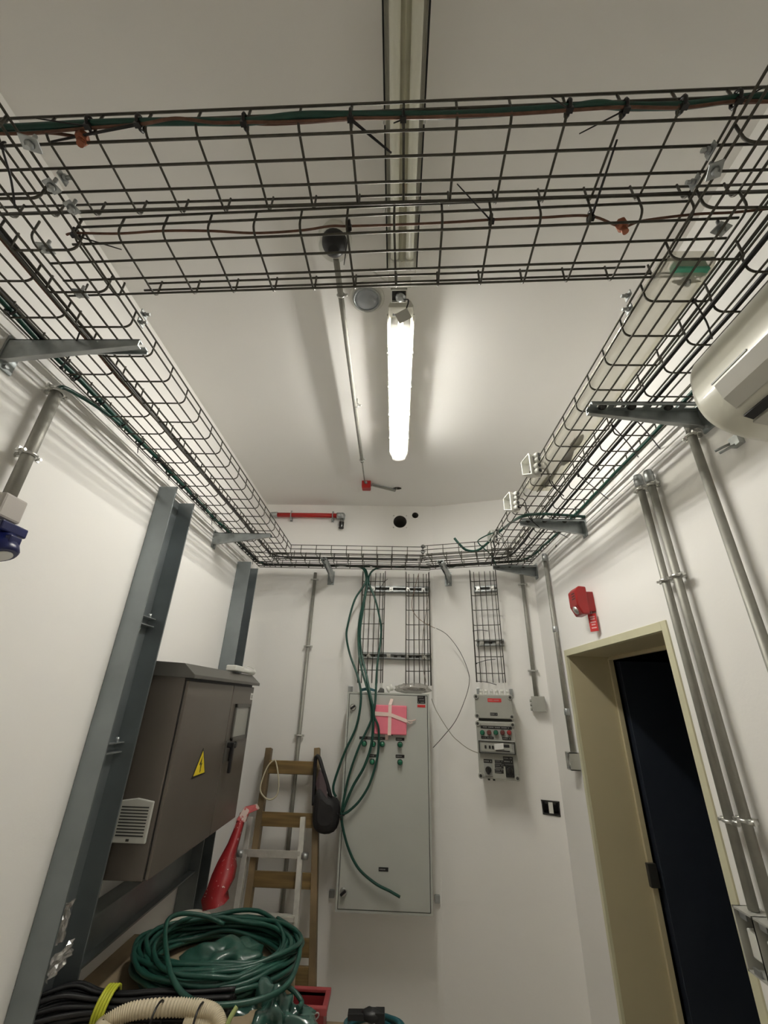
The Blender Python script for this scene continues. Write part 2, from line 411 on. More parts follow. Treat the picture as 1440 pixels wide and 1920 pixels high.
# junction box between the lamps with dangling lid
c = az(748, 556, .955)
root = thing('ceiling_junction_box', 'small dark open junction box between the two battens with its lid dangling', 'junction box', (c.x, c.y, .94))
b = MB(); x0, x1_, y0, y1 = c.x-.021, c.x+.021, c.y-.019, c.y+.019
b.box(x0, x0+.003, y0, y1, .955, 1.0); b.box(x1_-.003, x1_, y0, y1, .955, 1.0); b.box(x0, x1_, y0, y0+.003, .955, 1.0); b.box(x0, x1_, y1-.003, y1, .955, 1.0)
b.build('body', WHITE, root, bevel=.001)
MB().box(x0+.003, x1_-.003, y0+.003, y1-.003, .962, .998).build('interior', DKMETAL, root)
MB().lathe((c.x+.004, c.y+.004, .962), (0, 0, -1), [(.013, 0), (.013, .008), (.009, .008), (.009, .012), (.004, .012)], 16).build('socket', GALV, root)
MB().box(c.x-.028, c.x+.03, y0-.008, y0-.004, .957, 1.0).build('flange', WHITE, root)
p = az(757, 592, .90)
f = basis(p, unit((1, -.75, -.15)), unit((.6, .9, -.5)), unit((-.2, .3, 1)))
lid = MB(f).box(-.021, .018, -.013, .013, -.001, .001).build('lid', GRP, root, bevel=.001)
MB().tube(smooth_path([(c.x+.012, c.y+.01, .955), (p.x+.012, p.y-.02, .93), (p.x, p.y, .901)], 4), .0018, 6).build('lead', BLACK, root)
MB().tube(smooth_path([(c.x-.02, c.y-.01, .985), (c.x-.05, c.y-.03, .99), (c.x-.075, c.y-.05, .995)], 4), .0022, 6).build('stub_wire', WHITE, root)

# round glass fitting
c = az(688, 557, 1.0)
root = thing('round_ceiling_fitting', 'round glass ceiling fitting with metal ring beside the lit batten', 'ceiling light', (c.x, c.y, .97))
MB().lathe((c.x, c.y, 1.0), (0, 0, -1), [(.048, 0), (.047, .004), (.040, .006)], 32).build('base', WHITE, root)
b = MB(); b.tube([(c.x+.035*math.cos(t*math.pi/16), c.y+.035*math.sin(t*math.pi/16), .990) for t in range(32)], .0032, 8, closed=True); b.build('ring', GALV, root)
MB().lathe((c.x, c.y, .993), (0, 0, -1), [(.033, 0), (.031, .004), (.022, .008), (.008, .010)], 28).build('glass', LENS, root)

# dome detector + ceiling conduit + red box
c = az(627, 440, 1.0)
root = thing('dome_detector', 'black dome detector on a round white ceiling base', 'detector', (c.x, c.y, .93))
MB().lathe((c.x, c.y+.012, 1.0), (0, 0, -1), [(.041, 0), (.040, .012), (.036, .03)], 28).build('base', WHITE, root)
d = az(626, 464, .945)
MB().lathe((d.x, d.y, .97), (0, 0, -1), [(.029, -.02), (.029, .0), (.0285, .014), (.024, .026), (.012, .034)], 24).build('dome', BLACK, root)
MB().lathe((d.x, d.y, .985), (0, 0, -1), [(.032, -.01), (.032, .012), (.030, .016)], 24).build('collar', WHITE, root)
pz = .972
pts = [az(630, 480, pz), az(640, 553, pz), az(668, 760, pz), az(679, 862, pz)]
a_, b_ = az(630, 484, pz), az(679, 866, pz)
root = thing('ceiling_conduit', 'thin steel conduit on the ceiling from dome detector to red box', 'conduit', (a_.x, a_.y, pz))
MB().tube([a_, b_], .0075, 12).build('pipe', CONDUIT, root)
e_ = az(684, 906, .985)
MB().tube([b_, e_], .0032, 8).build('thin_pipe', CONDUIT, root)
for (u, v) in ((640, 553), (669, 760), (679, 862)):
    q = az(u, v, pz); b = MB(); b.tube([(q.x-.001+.0095*math.cos(t), q.y, pz+.0095*math.sin(t)) for t in [k*math.pi/5 for k in range(10)]], .0022, 6, closed=True)
    b.box(q.x-.003, q.x+.003, q.y-.004, q.y+.004, pz+.009, 1.0); b.cyl((q.x+.008, q.y, pz), (q.x+.017, q.y, pz), .0035, 8); b.build('clamp', CHROME, root)
c = az(687, 913, .975)
root = thing('red_junction_box', 'small red junction box at the end of the ceiling conduit', 'junction box', (c.x, c.y, .965))
MB().box(c.x-.022, c.x+.022, c.y-.022, c.y+.018, .965, 1.0).build('body', RED, root, bevel=.003)
MB().box(c.x-.020, c.x+.020, c.y-.020, c.y+.016, .961, .965).build('cover', RED, root, bevel=.002)
b = MB(); b.cyl((c.x, c.y-.022, .985), (c.x, c.y-.032, .985), .006, 10); b.cyl((c.x+.022, c.y, .985), (c.x+.032, c.y, .985), .006, 10); b.build('coupling', GALV, root)
root = thing('short_ceiling_conduit', 'short conduit from the red box into the ragged ceiling hole', 'conduit', (c.x+.03, c.y, .985))
MB().tube([(c.x+.03, c.y, .985), (hx-.012, hy-.004, .985), (hx+.002, hy, 1.02)], .005, 10).build('pipe', CONDUIT, root)
MB().tube([(c.x+.03, c.y-.007, .990), (hx-.012, hy-.009, .991)], .003, 8).build('wire', GALV, root)

# red pipe on the back wall
yp = YB-.022
a_, b_ = ay(512, 967, yp), ay(640, 965, yp)
z_ = (a_.z+b_.z)/2
root = thing('red_pipe', 'red horizontal pipe with steel elbow on the upper back wall', 'pipe', (a_.x, yp, z_))
MB().cyl((a_.x, yp, z_), (b_.x, yp, z_), .0125, 16).build('pipe', RED, root)
MB().lathe((a_.x-.005, yp, z_), (1, 0, 0), [(.011, -.012), (.015, -.004), (.0165, .01), (.0165, .028), (.014, .03)], 16).build('cap', GALV, root)
b = MB(); b.sphere((b_.x+.005, yp, z_), .018, 14, 10); b.cyl((b_.x-.024, yp, z_), (b_.x, yp, z_), .0175, 16); b.cyl((b_.x+.005, yp, z_), (b_.x+.005, yp, z_-.022), .0165, 16); b.build('elbow', GALV, root)
el = MB().lathe((b_.x+.005, yp, z_-.022), (0, 0, -1), [(.013, 0), (.013, .014), (.0155, .016), (.0155, .05), (.014, .052)], 6).build('cable_gland', CHROME, root)
MB().lathe((b_.x+.005, yp-.001, z_-.040), (0, 0, -1), [(.0145, 0), (.0145, .034), (.012, .037)], 14).build('gland_insert', BLACK, el)
for u in (546, 624):
    q = ay(u, 967, yp); b = MB(); b.tube([(q.x, yp+.0145*math.cos(t), z_+.0145*math.sin(t)) for t in [k*math.pi/6 for k in range(12)]], .003, 6, closed=True)
    b.box(q.x-.006, q.x+.006, yp+.012, YB, z_-.032, z_-.012); b.box(q.x-.004, q.x+.004, yp-.002, YB, z_-.014, z_-.010); b.cyl((q.x, yp+.01, z_-.024), (q.x, yp-.006, z_-.024), .006, 8); b.cyl((q.x, yp, z_+.012), (q.x, yp, z_+.024), .005, 8)
    b.build('clamp', GALV, root)

# ---------------------------------------------------------------- wire mesh cable trays
WR = .0018
def tray(name, label, group, p0, d, up, length, w=.106, h=.040, first=.02, pitch=.0705, bottoms=(.10, .36, .64, .90), trims=None, lat=None, cat='cable tray'):
    """p0 bottom centre at the start, d running direction, up the side-wall direction"""
    p0 = Vector(p0); d = Vector(d).normalized(); up = Vector(up).normalized()
    la = lat.normalized() if lat else d.cross(up).normalized()
    root = thing(name, label, cat, p0, group)
    F = basis(p0, la, d, up); hw = w/2; trims = trims or {}
    lines = [(-hw-.0015, h), (-hw-.0005, h*.52)] + [(-hw+w*k, -WR*1.6) for k in bottoms] + [(hw+.0005, h*.52), (hw+.0015, h)]
    for i, (x, z) in enumerate(lines):
        s0, s1 = trims.get(i, (0, length))
        if s1 > s0: MB(F).tube([(x, s0, z), (x, s1, z)], WR, 6).build('long_wire', WIRE, root)
    r = .012
    prof = [(-hw, h+.002)] + [(-hw+r-r*math.cos(t*math.pi/8), r-r*math.sin(t*math.pi/8)) for t in range(5)] + [(hw-r+r*math.sin(t*math.pi/8), r-r*math.cos(t*math.pi/8)) for t in range(5)] + [(hw, h+.002)]
    k = first; r0 = None; n = 0
    while k < length-.004 and n < 99:
        if r0 is None: r0 = MB(F).tube([(x, k, z) for x, z in prof], WR, 6).build('cross_wire', WIRE, root); k0 = k
        else: copy_part(r0, d*(k-k0))
        k += pitch; n += 1
    return root, F
ZT = .610
YS = -.50
def side_tray(label, xc, rung_y, yend, trims=None, group=None):
    f = (rung_y-YS) % .0705
    return tray('wire_cable_tray', label, group, (xc, YS, ZT), (0, 1, 0), (0, 0, 1), yend-YS, first=f, trims={k: (a-YS, b-YS) for k, (a, b) in (trims or {}).items()}, lat=Vector((1, 0, 0)))
LO, _ = side_tray('wire mesh tray hugging the left wall, outer of the left pair', -.657, .436, 2.0, {7: (YS, 1.885)}, 'cable trays')
LI, _ = side_tray('wire mesh tray on the room side of the left pair', -.547, .527, 1.89, {7: (YS, 1.785), 6: (YS, 1.785)}, 'cable trays')
RI, _ = side_tray('wire mesh tray on the room side of the right pair', .459, .477, 1.87, {0: (YS, 1.675), 1: (YS, 1.675)}, 'cable trays')
RO, _ = side_tray('wire mesh tray hugging the right wall above the air conditioner', .585, .497, 1.90, {0: (YS, 1.80)}, 'cable trays')
# crossing trays
def span_tray(label, a, b, w, z, rung_x, pitch, trims=None, h=.040):
    a = Vector((a[0], a[1], z)); b = Vector((b[0], b[1], z)); d = (b-a).normalized()
    f = (rung_x-a.x)/d.x % pitch
    tr = {k: ((p-a.x), (q-a.x)) for k, (p, q) in (trims or {}).items()}
    return tray('wire_cable_tray', label, 'cable trays', a, d, (0, 0, 1), (b-a).length, w=w, h=h, first=f, pitch=pitch, trims=tr, lat=Vector((-d.y, d.x, 0)))
ZX = .676
X1, F1 = span_tray('wire mesh tray crossing overhead nearest the viewer, carrying green cable', (-.735, .330), (.655, .306), .106, ZX, .002, .0685)
ZX2 = .636
X2, F2 = span_tray('wire mesh tray crossing overhead in front of the lit lamp', (-.575, .4375), (.50, .4045), .108, ZX2, -.009, .0705,
    {0: (-.505, .415), 1: (-.50, .41), 6: (-.46, .48), 7: (-.46, .41), 5: (-.585, .47), 4: (-.572, .483), 3: (-.57, .48), 2: (-.51, .478)})
# back run
BACKY = 1.845
BI, _ = tray('wire_cable_tray', 'inner wire mesh tray along the straight part of the back wall', 'cable trays', (-.60, BACKY, ZT+.002), (1, 0, 0), (0, 0, 1), .735, w=.11, first=.085, pitch=.0705, trims={0: (.105, .735), 1: (.105, .735), 7: (.0, .735)}, lat=Vector((0, 1, 0)))
BO, _ = tray('wire_cable_tray', 'outer wire mesh tray tight against the straight back wall', 'cable trays', (-.70, 1.965, ZT+.002), (1, 0, 0), (0, 0, 1), .87, w=.108, first=.11, pitch=.0705, lat=Vector((0, 1, 0)))
ai = Vector((.125, 1.828, ZT+.001)); ao = Vector((.155, 1.950, ZT+.001))
AI, _ = tray('wire_cable_tray', 'inner wire mesh tray along the angled end of the back wall', 'cable trays', ai, AE, (0, 0, 1), .40, w=.11, first=.03, pitch=.0705, trims={0: (0, .30), 1: (0, .29)}, lat=-AN)
AO, _ = tray('wire_cable_tray', 'outer wire mesh tray along the angled wall by the corner conduit', 'cable trays', ao, AE, (0, 0, 1), .49, w=.108, first=.03, pitch=.0705, lat=-AN)
# splice clamps on the trays (parts of the tray they hold)
def clamp_at(root, p, rot=0, sz=.0105):
    c, s_ = math.cos(rot), math.sin(rot)
    f = basis(p, (c, s_, 0), (-s_, c, 0), (0, 0, 1))
    pl = MB(f).box(-sz, sz, -sz*.8, sz*.8, -.0065, -.0045).build('splice_clamp', GALV, root, bevel=.001)
    b = MB(f); b.lathe((0, 0, -.0065), (0, 0, -1), [(.0052, 0), (.0052, .004), (.003, .0045), (.003, .008)], 6); b.cyl((0, 0, -.004), (0, 0, .012), .0025, 8); b.build('bolt', GALV, pl)
for (u, v, z, rt) in ((60, 265, ZT, .3), (88, 461, ZT+.01, .1), (153, 546, ZT+.01, .1)): clamp_at(LI, az(u, v, z), rt)
for (u, v, z, rt) in ((100, 345, ZT+.02, 1.3), (137, 385, ZT+.03, 1.3)): clamp_at(LI, az(u, v, z), rt, .009)
for (u, v, z, rt) in ((1338, 315, ZT+.025, 1.2), (1350, 425, ZT+.01, .3), (1286, 523, ZT+.01, .2)): clamp_at(RI, az(u, v, z), rt)
def side_bolt(root, p, sx_):
    f = basis(p, (sx_, 0, 0), (0, 1, 0), (0, 0, 1)); pl = MB(f).box(-.003, -.001, -.009, .009, -.006, .006).build('splice_plate', GALV, root, bevel=.001)
    b = MB(f); b.cyl((-.003, 0, 0), (-.014, 0, 0), .003, 8); b.cyl((-.004, 0, 0), (-.008, 0, 0), .0045, 6, smooth=False); b.build('bolt', GALV, pl)
for (u, v) in ((115, 333), (268, 590), (262, 605)): q = ax(u, v, -.492); side_bolt(LI, q, -1)
for (u, v) in ((1336, 282), (1306, 342), (1180, 555), (1182, 580)): q = ax(u, v, .402); side_bolt(RI, q, 1)
for (u, v) in ((793, 1025), (793, 1035)): q = ay(u, v, 1.785); f = basis(q, (1, 0, 0), (0, 1, 0), (0, 0, 1)); MB(f).cyl((0, .006, 0), (0, -.008, 0), .0085, 8).build('bolt', DKMETAL, BI)

# vertical drop trays on struts
def drop_tray(label, uL, uR, vref, plane, ztop, zbot, first):
    """plane: function(u,v)->point on the tray bottom plane; returns root"""
    pl, pr = plane(uL, vref), plane(uR, vref); mid = (pl+pr)/2; la = (pr-pl); w = la.length; la.normalize()
    up = Vector((0, -1, 0)) if abs(la.y) < .01 else AN
    return tray('wire_drop_tray', label, 'vertical drop trays', (mid.x, mid.y, ztop), (0, 0, -1), up, ztop-zbot, w=w, h=.036, first=first, pitch=.0705, bottoms=(.12, .34, .56, .78, .92), lat=la)
PB = lambda u, v: ay(u, v, YB-.034)
PA = lambda u, v: aw(u, v, .034)
V1, _ = drop_tray('left of the two wire drop trays above the tall grey enclosure', 674, 718, 1240, PB, .60, PB(700, 1281).z, .045)
V2, _ = drop_tray('right of the two wire drop trays above the tall grey enclosure', 761, 806, 1240, PB, .60, PB(780, 1286).z, .045)
V3, _ = drop_tray('wire drop tray above the small control panel on the angled wall', 893, 944, 1240, PA, .60, PA(920, 1280).z, .05)
def strut(label, uA, uB, v, plane0, off=.03):
    a, b_ = plane0(uA, v), plane0(uB, v); z_ = (a.z+b_.z)/2; a.z = b_.z = z_; d = (b_-a); Ls = d.length; d.normalize()
    nrm = Vector((0, -1, 0)) if abs(d.y) < .01 else AN
    root = thing('support_strut', label, 'strut', (a+b_)/2, 'drop tray struts')
    f = basis(a, d, nrm, (0, 0, 1)); g = .0145
    b = MB(f); b.box(0, Ls, 0, .002, -g, g); b.box(0, Ls, 0, .029, g-.002, g); b.box(0, Ls, 0, .029, -g, -g+.002); b.box(0, Ls, .027, .029, g-.008, g); b.box(0, Ls, .027, .029, -g, -g+.008)
    b.build('channel', GALV, root)
    k = .02
    b = MB(f)
    while k < Ls-.02:
        b.box(k, k+.016, .0021, .0025, -.004, .004); k += .035
    b.build('slots', DKMETAL, root)
    for t in (.12, .4, .66, .9) if Ls > .2 else (.2, .8):
        b = MB(f); b.box(t*Ls-.009, t*Ls+.009, .029, .0315, -.010, .010); b.cyl((t*Ls, .031, 0), (t*Ls, .040, 0), .005, 6, smooth=False); b.build('hold_down_clip', CHROME, root)
    return root
B0 = lambda u, v: ay(u, v, YB); A00 = lambda u, v: aw(u, v, 0)
strut('upper slotted steel strut behind the paired drop trays', 686, 805, 1107, B0)
strut('lower slotted steel strut behind the paired drop trays', 676, 808, 1231, B0)
strut('upper short steel strut behind the single drop tray', 889, 932, 1106, A00)
strut('lower short steel strut behind the single drop tray', 894, 945, 1206, A00)

# ---------------------------------------------------------------- cantilever brackets
def bracket(label, wall_pt, dirv, side, length, z, hwall=.048, htip=.013, wd=.03):
    """dirv points into the room; side is the lateral direction of the flange from the web"""
    root = thing('cantilever_bracket', label, 'bracket', (wall_pt[0], wall_pt[1], z-hwall), 'cantilever brackets')
    f = basis((wall_pt[0], wall_pt[1], z), dirv, side, (0, 0, 1)); t = .0022
    b = MB(f); b.prism([(.003, 0, 0), (length, 0, 0), (length, 0, -htip), (.003, 0, -hwall)], (0, t, 0)); b.build('web', BRKT, root)
    # slotted top flange built as a ladder of strips so its slots are open
    b = MB(f); b.box(0, length, 0, wd*.36, -t, 0); b.box(0, length, wd*.64, wd, -t, 0)
    k = .0; step = .038
    while k < length:
        b.box(k, min(k+.014, length), wd*.36, wd*.64, -t, 0); k += step
    b.box(0, length, wd-t, wd, -.008, 0)
    b.build('slotted_flange', BRKT, root)
    b = MB(f); b.prism([(.003, 0, -hwall), (length, 0, -htip), (length, 0, -htip-t), (.003, 0, -hwall-t)], (0, .010, 0)); b.build('lower_lip', GALV, root)
    b = MB(f); b.box(0, .004, -.002, wd+.002, -hwall-.014, .010); b.build('back_plate', BRKT, root, bevel=.001)
    for zz_b in (.004, -hwall-.006): MB(f).cyl((.004, wd*.5, zz_b), (.009, wd*.5, zz_b), .0045, 6, smooth=False).build('wall_bolt', GALV, root)
    for q in (.3, .62, .88):
        b = MB(f); b.lathe((length*q, wd*.5, -t), (0, 0, -1), [(.009, 0), (.009, .002), (.0055, .002), (.0055, .006), (.003, .007)], 10); b.build('hold_bolt', DKMETAL, root)
    return root
ZB = ZT-.006
def tipx(u, v): return az(u, v, ZB)
t = tipx(262, 636); bracket('steel cantilever bracket nearest the viewer under the left trays', (XL, t.y), (1, 0, 0), (0, 1, 0), t.x-XL, ZB)
t = tipx(507, 1000); bracket('steel cantilever bracket under the far end of the left trays', (XL, t.y), (1, 0, 0), (0, 1, 0), t.x-XL, ZB)
t = tipx(1098, 769); bracket('dark slotted bracket under the right trays beside the air conditioner', (XR, t.y), (-1, 0, 0), (0, -1, 0), XR-t.x, ZB)
t = tipx(974, 978); bracket('slotted bracket with green cable lying along it, right trays', (XR, t.y), (-1, 0, 0), (0, -1, 0), XR-t.x, ZB)
t = tipx(924, 1062); bracket('wide bracket in the corner above the corner conduit', (XR, t.y), (-1, 0, 0), (0, -1, 0), XR-t.x, ZB)
t = tipx(605, 1045); bracket('bracket under the back trays left of the drop trays', (t.x+.02, YB), (0, -1, 0), (-1, 0, 0), YB-t.y, ZB)
t = tipx(828, 1043); k = (Vector((t.x, t.y, 0))-A0).dot(AE); wp = A0+AE*(k+.0)
bracket('bracket under the angled back tray between the drop trays', (wp.x, wp.y), AN, -AE, .245, ZB)

# ---------------------------------------------------------------- cables in and around the trays
def cable(name, label, cat, pts, r, m, group=None, n=8, seg=8, parent=None):
    P = smooth_path(pts, n)
    ob = MB().tube(P, r, seg).build(name, m, parent, origin=P[0])
    if parent is None: tag(ob, label, cat, group)
    return ob
def tie(root, p, tail, r=.0085, axis=(1, 0, 0), tr=.0016):
    p = Vector(p); a = Vector(axis).normalized(); u_ = a.orthogonal().normalized(); v_ = a.cross(u_)
    b = MB(); b.tube([p+(u_*math.cos(k*math.pi/5)+v_*math.sin(k*math.pi/5))*r for k in range(10)], .0022, 6, closed=True)
    q = p-v_*0+Vector((0, -.002, -r)); b.box(q.x-.004, q.x+.004, q.y-.003, q.y+.003, q.z-.003, q.z+.003)
    if tail: b.tube(smooth_path([q]+[Vector(t_) for t_ in tail], 4), tr, 5, rf=lambda t_: 1-.4*t_)
    b.build('zip_tie', TIE, root)
# green/copper bundle on the near crossing tray (lies on the tray floor near its front edge)
zc = ZX+.012
def c1(u, v, z=zc): return az(u, v, z)
gpts = [(-40, 242), (60, 238), (170, 232), (262, 229), (362, 228), (460, 228), (560, 217), (655, 216), (756, 216), (858, 215), (960, 209), (1065, 202), (1120, 195), (1170, 199), (1278, 198), (1380, 185), (1480, 178)]
G1 = cable('green_cable', 'green earth cable tied along the nearest crossing tray', 'cable', [c1(u, v) for u, v in gpts], .0048, GREEN)
for (u, v, tl) in ((170, 234, (68, 222)), (263, 231, (96, 266)), (658, 221, (734, 287)), (756, 221, (738, 231)), (1065, 203, (1034, 183)), (1170, 203, (1086, 251)), (1380, 186, (1430, 165)), (460, 229, None), (1278, 197, None)):
    tie(G1, c1(u, v), [az(tl[0], tl[1], ZX-.004)] if tl else None, .0085, tr=.0022 if u in (263, 658) else .0012)
cpts = [(-40, 250), (50, 250), (170, 240), (263, 233), (330, 222), (400, 230), (460, 229), (520, 229), (600, 226), (655, 222), (756, 221), (858, 218), (960, 214), (1065, 207), (1170, 201), (1278, 202), (1380, 190), (1480, 192)]
C1 = cable('copper_wire', 'bare copper earth wire twisted along the nearest crossing tray', 'wire', [c1(u, v, zc-.006) for u, v in cpts], .0020, COPPER)
C1b = cable('copper_wire', 'second thin copper wire in the nearest crossing tray', 'wire', [c1(u, v, zc+.004) for u, v in [(-40, 256), (40, 244), (150, 240), (263, 230), (330, 226), (400, 222), (500, 233), (655, 224), (756, 219), (900, 212), (1065, 200), (1200, 206), (1300, 196), (1480, 190)]], .0018, COPPER)
C1c = cable('copper_wire', 'copper wire tail ending in the split bolt near left edge', 'wire', [c1(u, v) for u, v in [(-40, 236), (30, 250), (90, 249), (130, 254), (150, 257)]], .0020, COPPER)
def split_bolt(label, p):
    root = thing('split_bolt_connector', label, 'connector', p, 'copper split bolts')
    MB().lathe(Vector(p)+Vector((-.002, 0, .010)), (.2, 0, -1), [(.007, 0), (.0085, .003), (.0085, .012), (.006, .016)], 6, smooth=False).build('nut', SPLIT, root, bevel=.001)
    MB().lathe(Vector(p)+Vector((0, 0, -.004)), (.2, 0, -1), [(.0045, 0), (.0045, .010)], 10).build('bolt', SPLIT, root)
split_bolt('copper split bolt on the nearest crossing tray near the left edge', c1(154, 260, ZX))
zc2 = ZX2+.012
c2pts = [(125, 440), (143, 437), (222, 438), (305, 433), (392, 433), (478, 437), (565, 432), (620, 424), (655, 424), (756, 421), (858, 416), (920, 412), (1015, 408), (1106, 405), (1165, 425), (1205, 414), (1300, 402), (1378, 398), (1470, 388)]
C2 = cable('copper_wire', 'copper wire run along the crossing tray nearer the lamp', 'wire', [az(u, v, zc2) for u, v in c2pts], .0018, COPPER)
split_bolt('round copper split bolt on the crossing tray nearer the lamp', az(1167, 424, zc2-.004))
for (u, v, tl) in ((143, 438, (228, 468)), (655, 424, (645, 497)), (920, 412, (857, 345)), (1106, 406, (1157, 262))):
    tie(C2, az(u, v, zc2), [az(tl[0], tl[1], ZX2-.003)], .007, tr=.0022 if u in (1106,) else .0013)
# dark cables on the side trays
def wavy(pts, amp, n, seed):
    P = smooth_path(pts, n); out = []
    for i, p in enumerate(P):
        k = i*.45; out.append(p+Vector((noise.noise((k, seed, 0)), noise.noise((k, 0, seed)), noise.noise((seed, k, 3))*.6))*amp)
    return out
def wcable(label, pts, r, m, seed, group='tray cables', amp=.008, cat='cable', name='power_cable'):
    P = wavy(pts, amp, 8, seed); o = MB().tube(P, r, 7).build(name, m, None, origin=P[0]); return tag(o, label, cat, group)
zs = ZT+.012
LW = wcable('dark green cable clipped along the wall side of the left trays', [(-.700, -.4, zs), (-.702, .3, zs), (-.70, .8, zs), (-.70, 1.3, zs), (-.70, 1.8, zs), (-.69, 1.97, zs), (-.62, 2.005, zs), (-.45, 2.005, zs), (-.2, 2.0, zs), (-.135, 2.0, zs)], .0055, GREEN, 3)
wcable('black cable alongside the green one on the left trays', [(-.695, .35, zs+.006), (-.70, .9, zs+.004), (-.70, 1.4, zs), (-.695, 1.9, zs), (-.66, 1.99, zs), (-.4, 1.998, zs), (-.14, 1.992, zs), (.0, 2.0, zs), (.14, 1.995, zs)], .0048, BLACK, 5)
wcable('thin black cable between the two left trays', [(-.603, -.4, zs), (-.601, .5, zs), (-.602, 1.0, zs), (-.60, 1.5, zs), (-.598, 1.80, zs), (-.55, 1.875, zs), (-.45, 1.888, zs), (-.2, 1.885, zs), (.1, 1.88, zs)], .0034, BLACK, 8, amp=.004)
wcable('thin copper wire between the two left trays', [(-.606, -.4, zs+.005), (-.607, .5, zs), (-.604, 1.1, zs), (-.604, 1.75, zs)], .0026, COPPER, 9, amp=.005, name='copper_wire')
wcable('black cable between the two right trays', [(.525, -.4, zs), (.526, .4, zs), (.524, .9, zs), (.526, 1.4, zs), (.524, 1.78, zs), (.45, 1.84, zs)], .0042, BLACK, 12, amp=.004)
wcable('black cable in the outer right tray', [(.566, -.4, zs-.004), (.564, .5, zs-.004), (.562, 1.1, zs-.004), (.566, 1.5, zs-.004), (.564, 1.88, zs-.004)], .0040, BLACK, 14, amp=.003)
wcable('dark cable on the wall side of the right trays', [(.632, -.4, zs), (.632, .5, zs), (.634, 1.2, zs), (.632, 1.6, zs), (.60, 1.85, zs), (.5, 1.905, zs), (.35, 1.955, zs), (.2, 1.99, zs), (.05, 2.0, zs), (-.1, 2.0, zs), (-.118, 2.0, zs)], .0050, GREEN, 16)
wcable('black cable on the angled back tray', [(.60, 1.87, zs+.004), (.45, 1.915, zs), (.3, 1.955, zs+.003), (.17, 1.99, zs), (.02, 1.994, zs+.002)], .0046, BLACK, 18)
# long loose tie tails on the side trays
for (root, a, b_) in ((RI, (1172, 765), (1240, 845)), (RI, (1302, 565), (1335, 635)), (RI, (1150, 800), (1197, 857)), (RI, (1085, 892), (1142, 938)), (RI, (1018, 985), (1073, 1012)), (LO, (115, 690), (150, 622)), (LO, (4, 275), (28, 390)), (RO, (1122, 880), (1085, 855)), (RO, (1070, 1000), (1068, 1032)), (RO, (1043, 1025), (1048, 1050)), (AO, (935, 1020), (925, 1050))):
    p, q = az(a[0], a[1], ZT-.004), az(b_[0], b_[1], ZT-.010)
    b = MB(); b.tube(smooth_path([p+Vector((0, 0, .01)), p, (p+q)/2+Vector((.004, 0, -.002)), q], 4), .0015, 5); b.sphere(p, .004, 8, 6); b.build('zip_tie', TIE, root)
for k in range(18):
    y = .50+k*.0823
    tie(LW, (-.70, y, zs), [(-.705, y+.012, zs-.01-.01*(k % 3))] if k % 2 else None, .011, (0, 1, 0))
# loose green end at the right rear corner
cable('loose_green_cable', 'thick green cable end curling free below the right rear bracket', 'cable',
      [az(1110, 970, ZB+.008), az(1060, 966, ZB+.01), az(1010, 964, ZB+.004), az(975, 970, ZB-.006), ay(945, 990, 1.86), ay(922, 1011, 1.83), ay(905, 1026, 1.80), ay(891, 1033, 1.79), ay(874, 1031, 1.78), ay(861, 1020, 1.77), ay(852, 1009, 1.77)], .0055, GREEN)
cable('loose_green_cable', 'thin green wire loop beside the white strut clip', 'cable', [ay(925, 999, 1.78), ay(912, 1004, 1.78), ay(898, 1012, 1.78), ay(897, 1018, 1.78), ay(908, 1029, 1.79), ay(920, 1040, 1.80), ay(930, 1060, 1.82)], .0028, GREEN)
cable('loose_black_lead', 'short black lead hanging from the strut clip in the corner', 'cable', [ay(924, 1012, 1.77), ay(928, 1030, 1.78), ay(925, 1042, 1.79), ay(921, 1060, 1.80)], .0035, BLACK)

# white strut clips with cable glands on the right trays
def gland_clip(label, u, v, yy, sc=1.0):
    p = ay(u, v, yy)
    root = thing('gland_clip', label, 'clip', p, 'white gland clips')
    f = basis(p, (.55, -.83, 0), (.83, .55, 0), (0, 0, 1)); s_ = sc
    b = MB(f)
    b.box(-.002, .002, -.020*s_, .020*s_, -.036*s_, .036*s_)
    b.prism([(0, -.020*s_, .036*s_), (-.034*s_, -.016*s_, .022*s_), (-.034*s_, .016*s_, .022*s_), (0, .020*s_, .036*s_)], (0, 0, .003))
    b.prism([(0, -.020*s_, -.036*s_), (-.034*s_, -.016*s_, -.022*s_), (-.034*s_, .016*s_, -.022*s_), (0, .020*s_, -.036*s_)], (0, 0, .003))
    b.box(-.036*s_, -.033*s_, -.016*s_, .016*s_, -.022*s_, .024*s_)
    b.build('channel', WHITE, root, bevel=.0015)
    for q in (-.027, -.009, .014, .030):
        g = MB(f).lathe((.002, .003*math.copysign(1, q), q*s_), (1, 0, 0), [(.0085, 0), (.0085, .005), (.010, .005), (.010, .011), (.008, .016)], 10).build('cable_gland', VENTM, root)
        MB(f).lathe((.0175, .003*math.copysign(1, q), q*s_), (1, 0, 0), [(.0055, 0), (.0055, .003)], 10).build('gland_bore', BLACK, g)
    for k, (dz, dx) in enumerate(((.012, .08), (-.012, .10))):
        MB().tube(smooth_path([p+Vector((.01, 0, dz)), p+Vector((.04, .02, dz+.01)), p+Vector((.06, .05, dz-.02)), p+Vector((dx, .07, dz-.05))], 5), .0017, 5).build('lead', BLACK, root)
    return root
gland_clip('white strut clip with glands, nearest of three on the right tray', 1002, 873, ax(1002, 873, .395).y, .95)
gland_clip('white strut clip with glands, middle of three on the right tray', 964, 942, ax(964, 942, .40).y, .95)
gland_clip('white strut clip with glands tangled in green wire at the corner', 926, 1006, 1.80, .85)

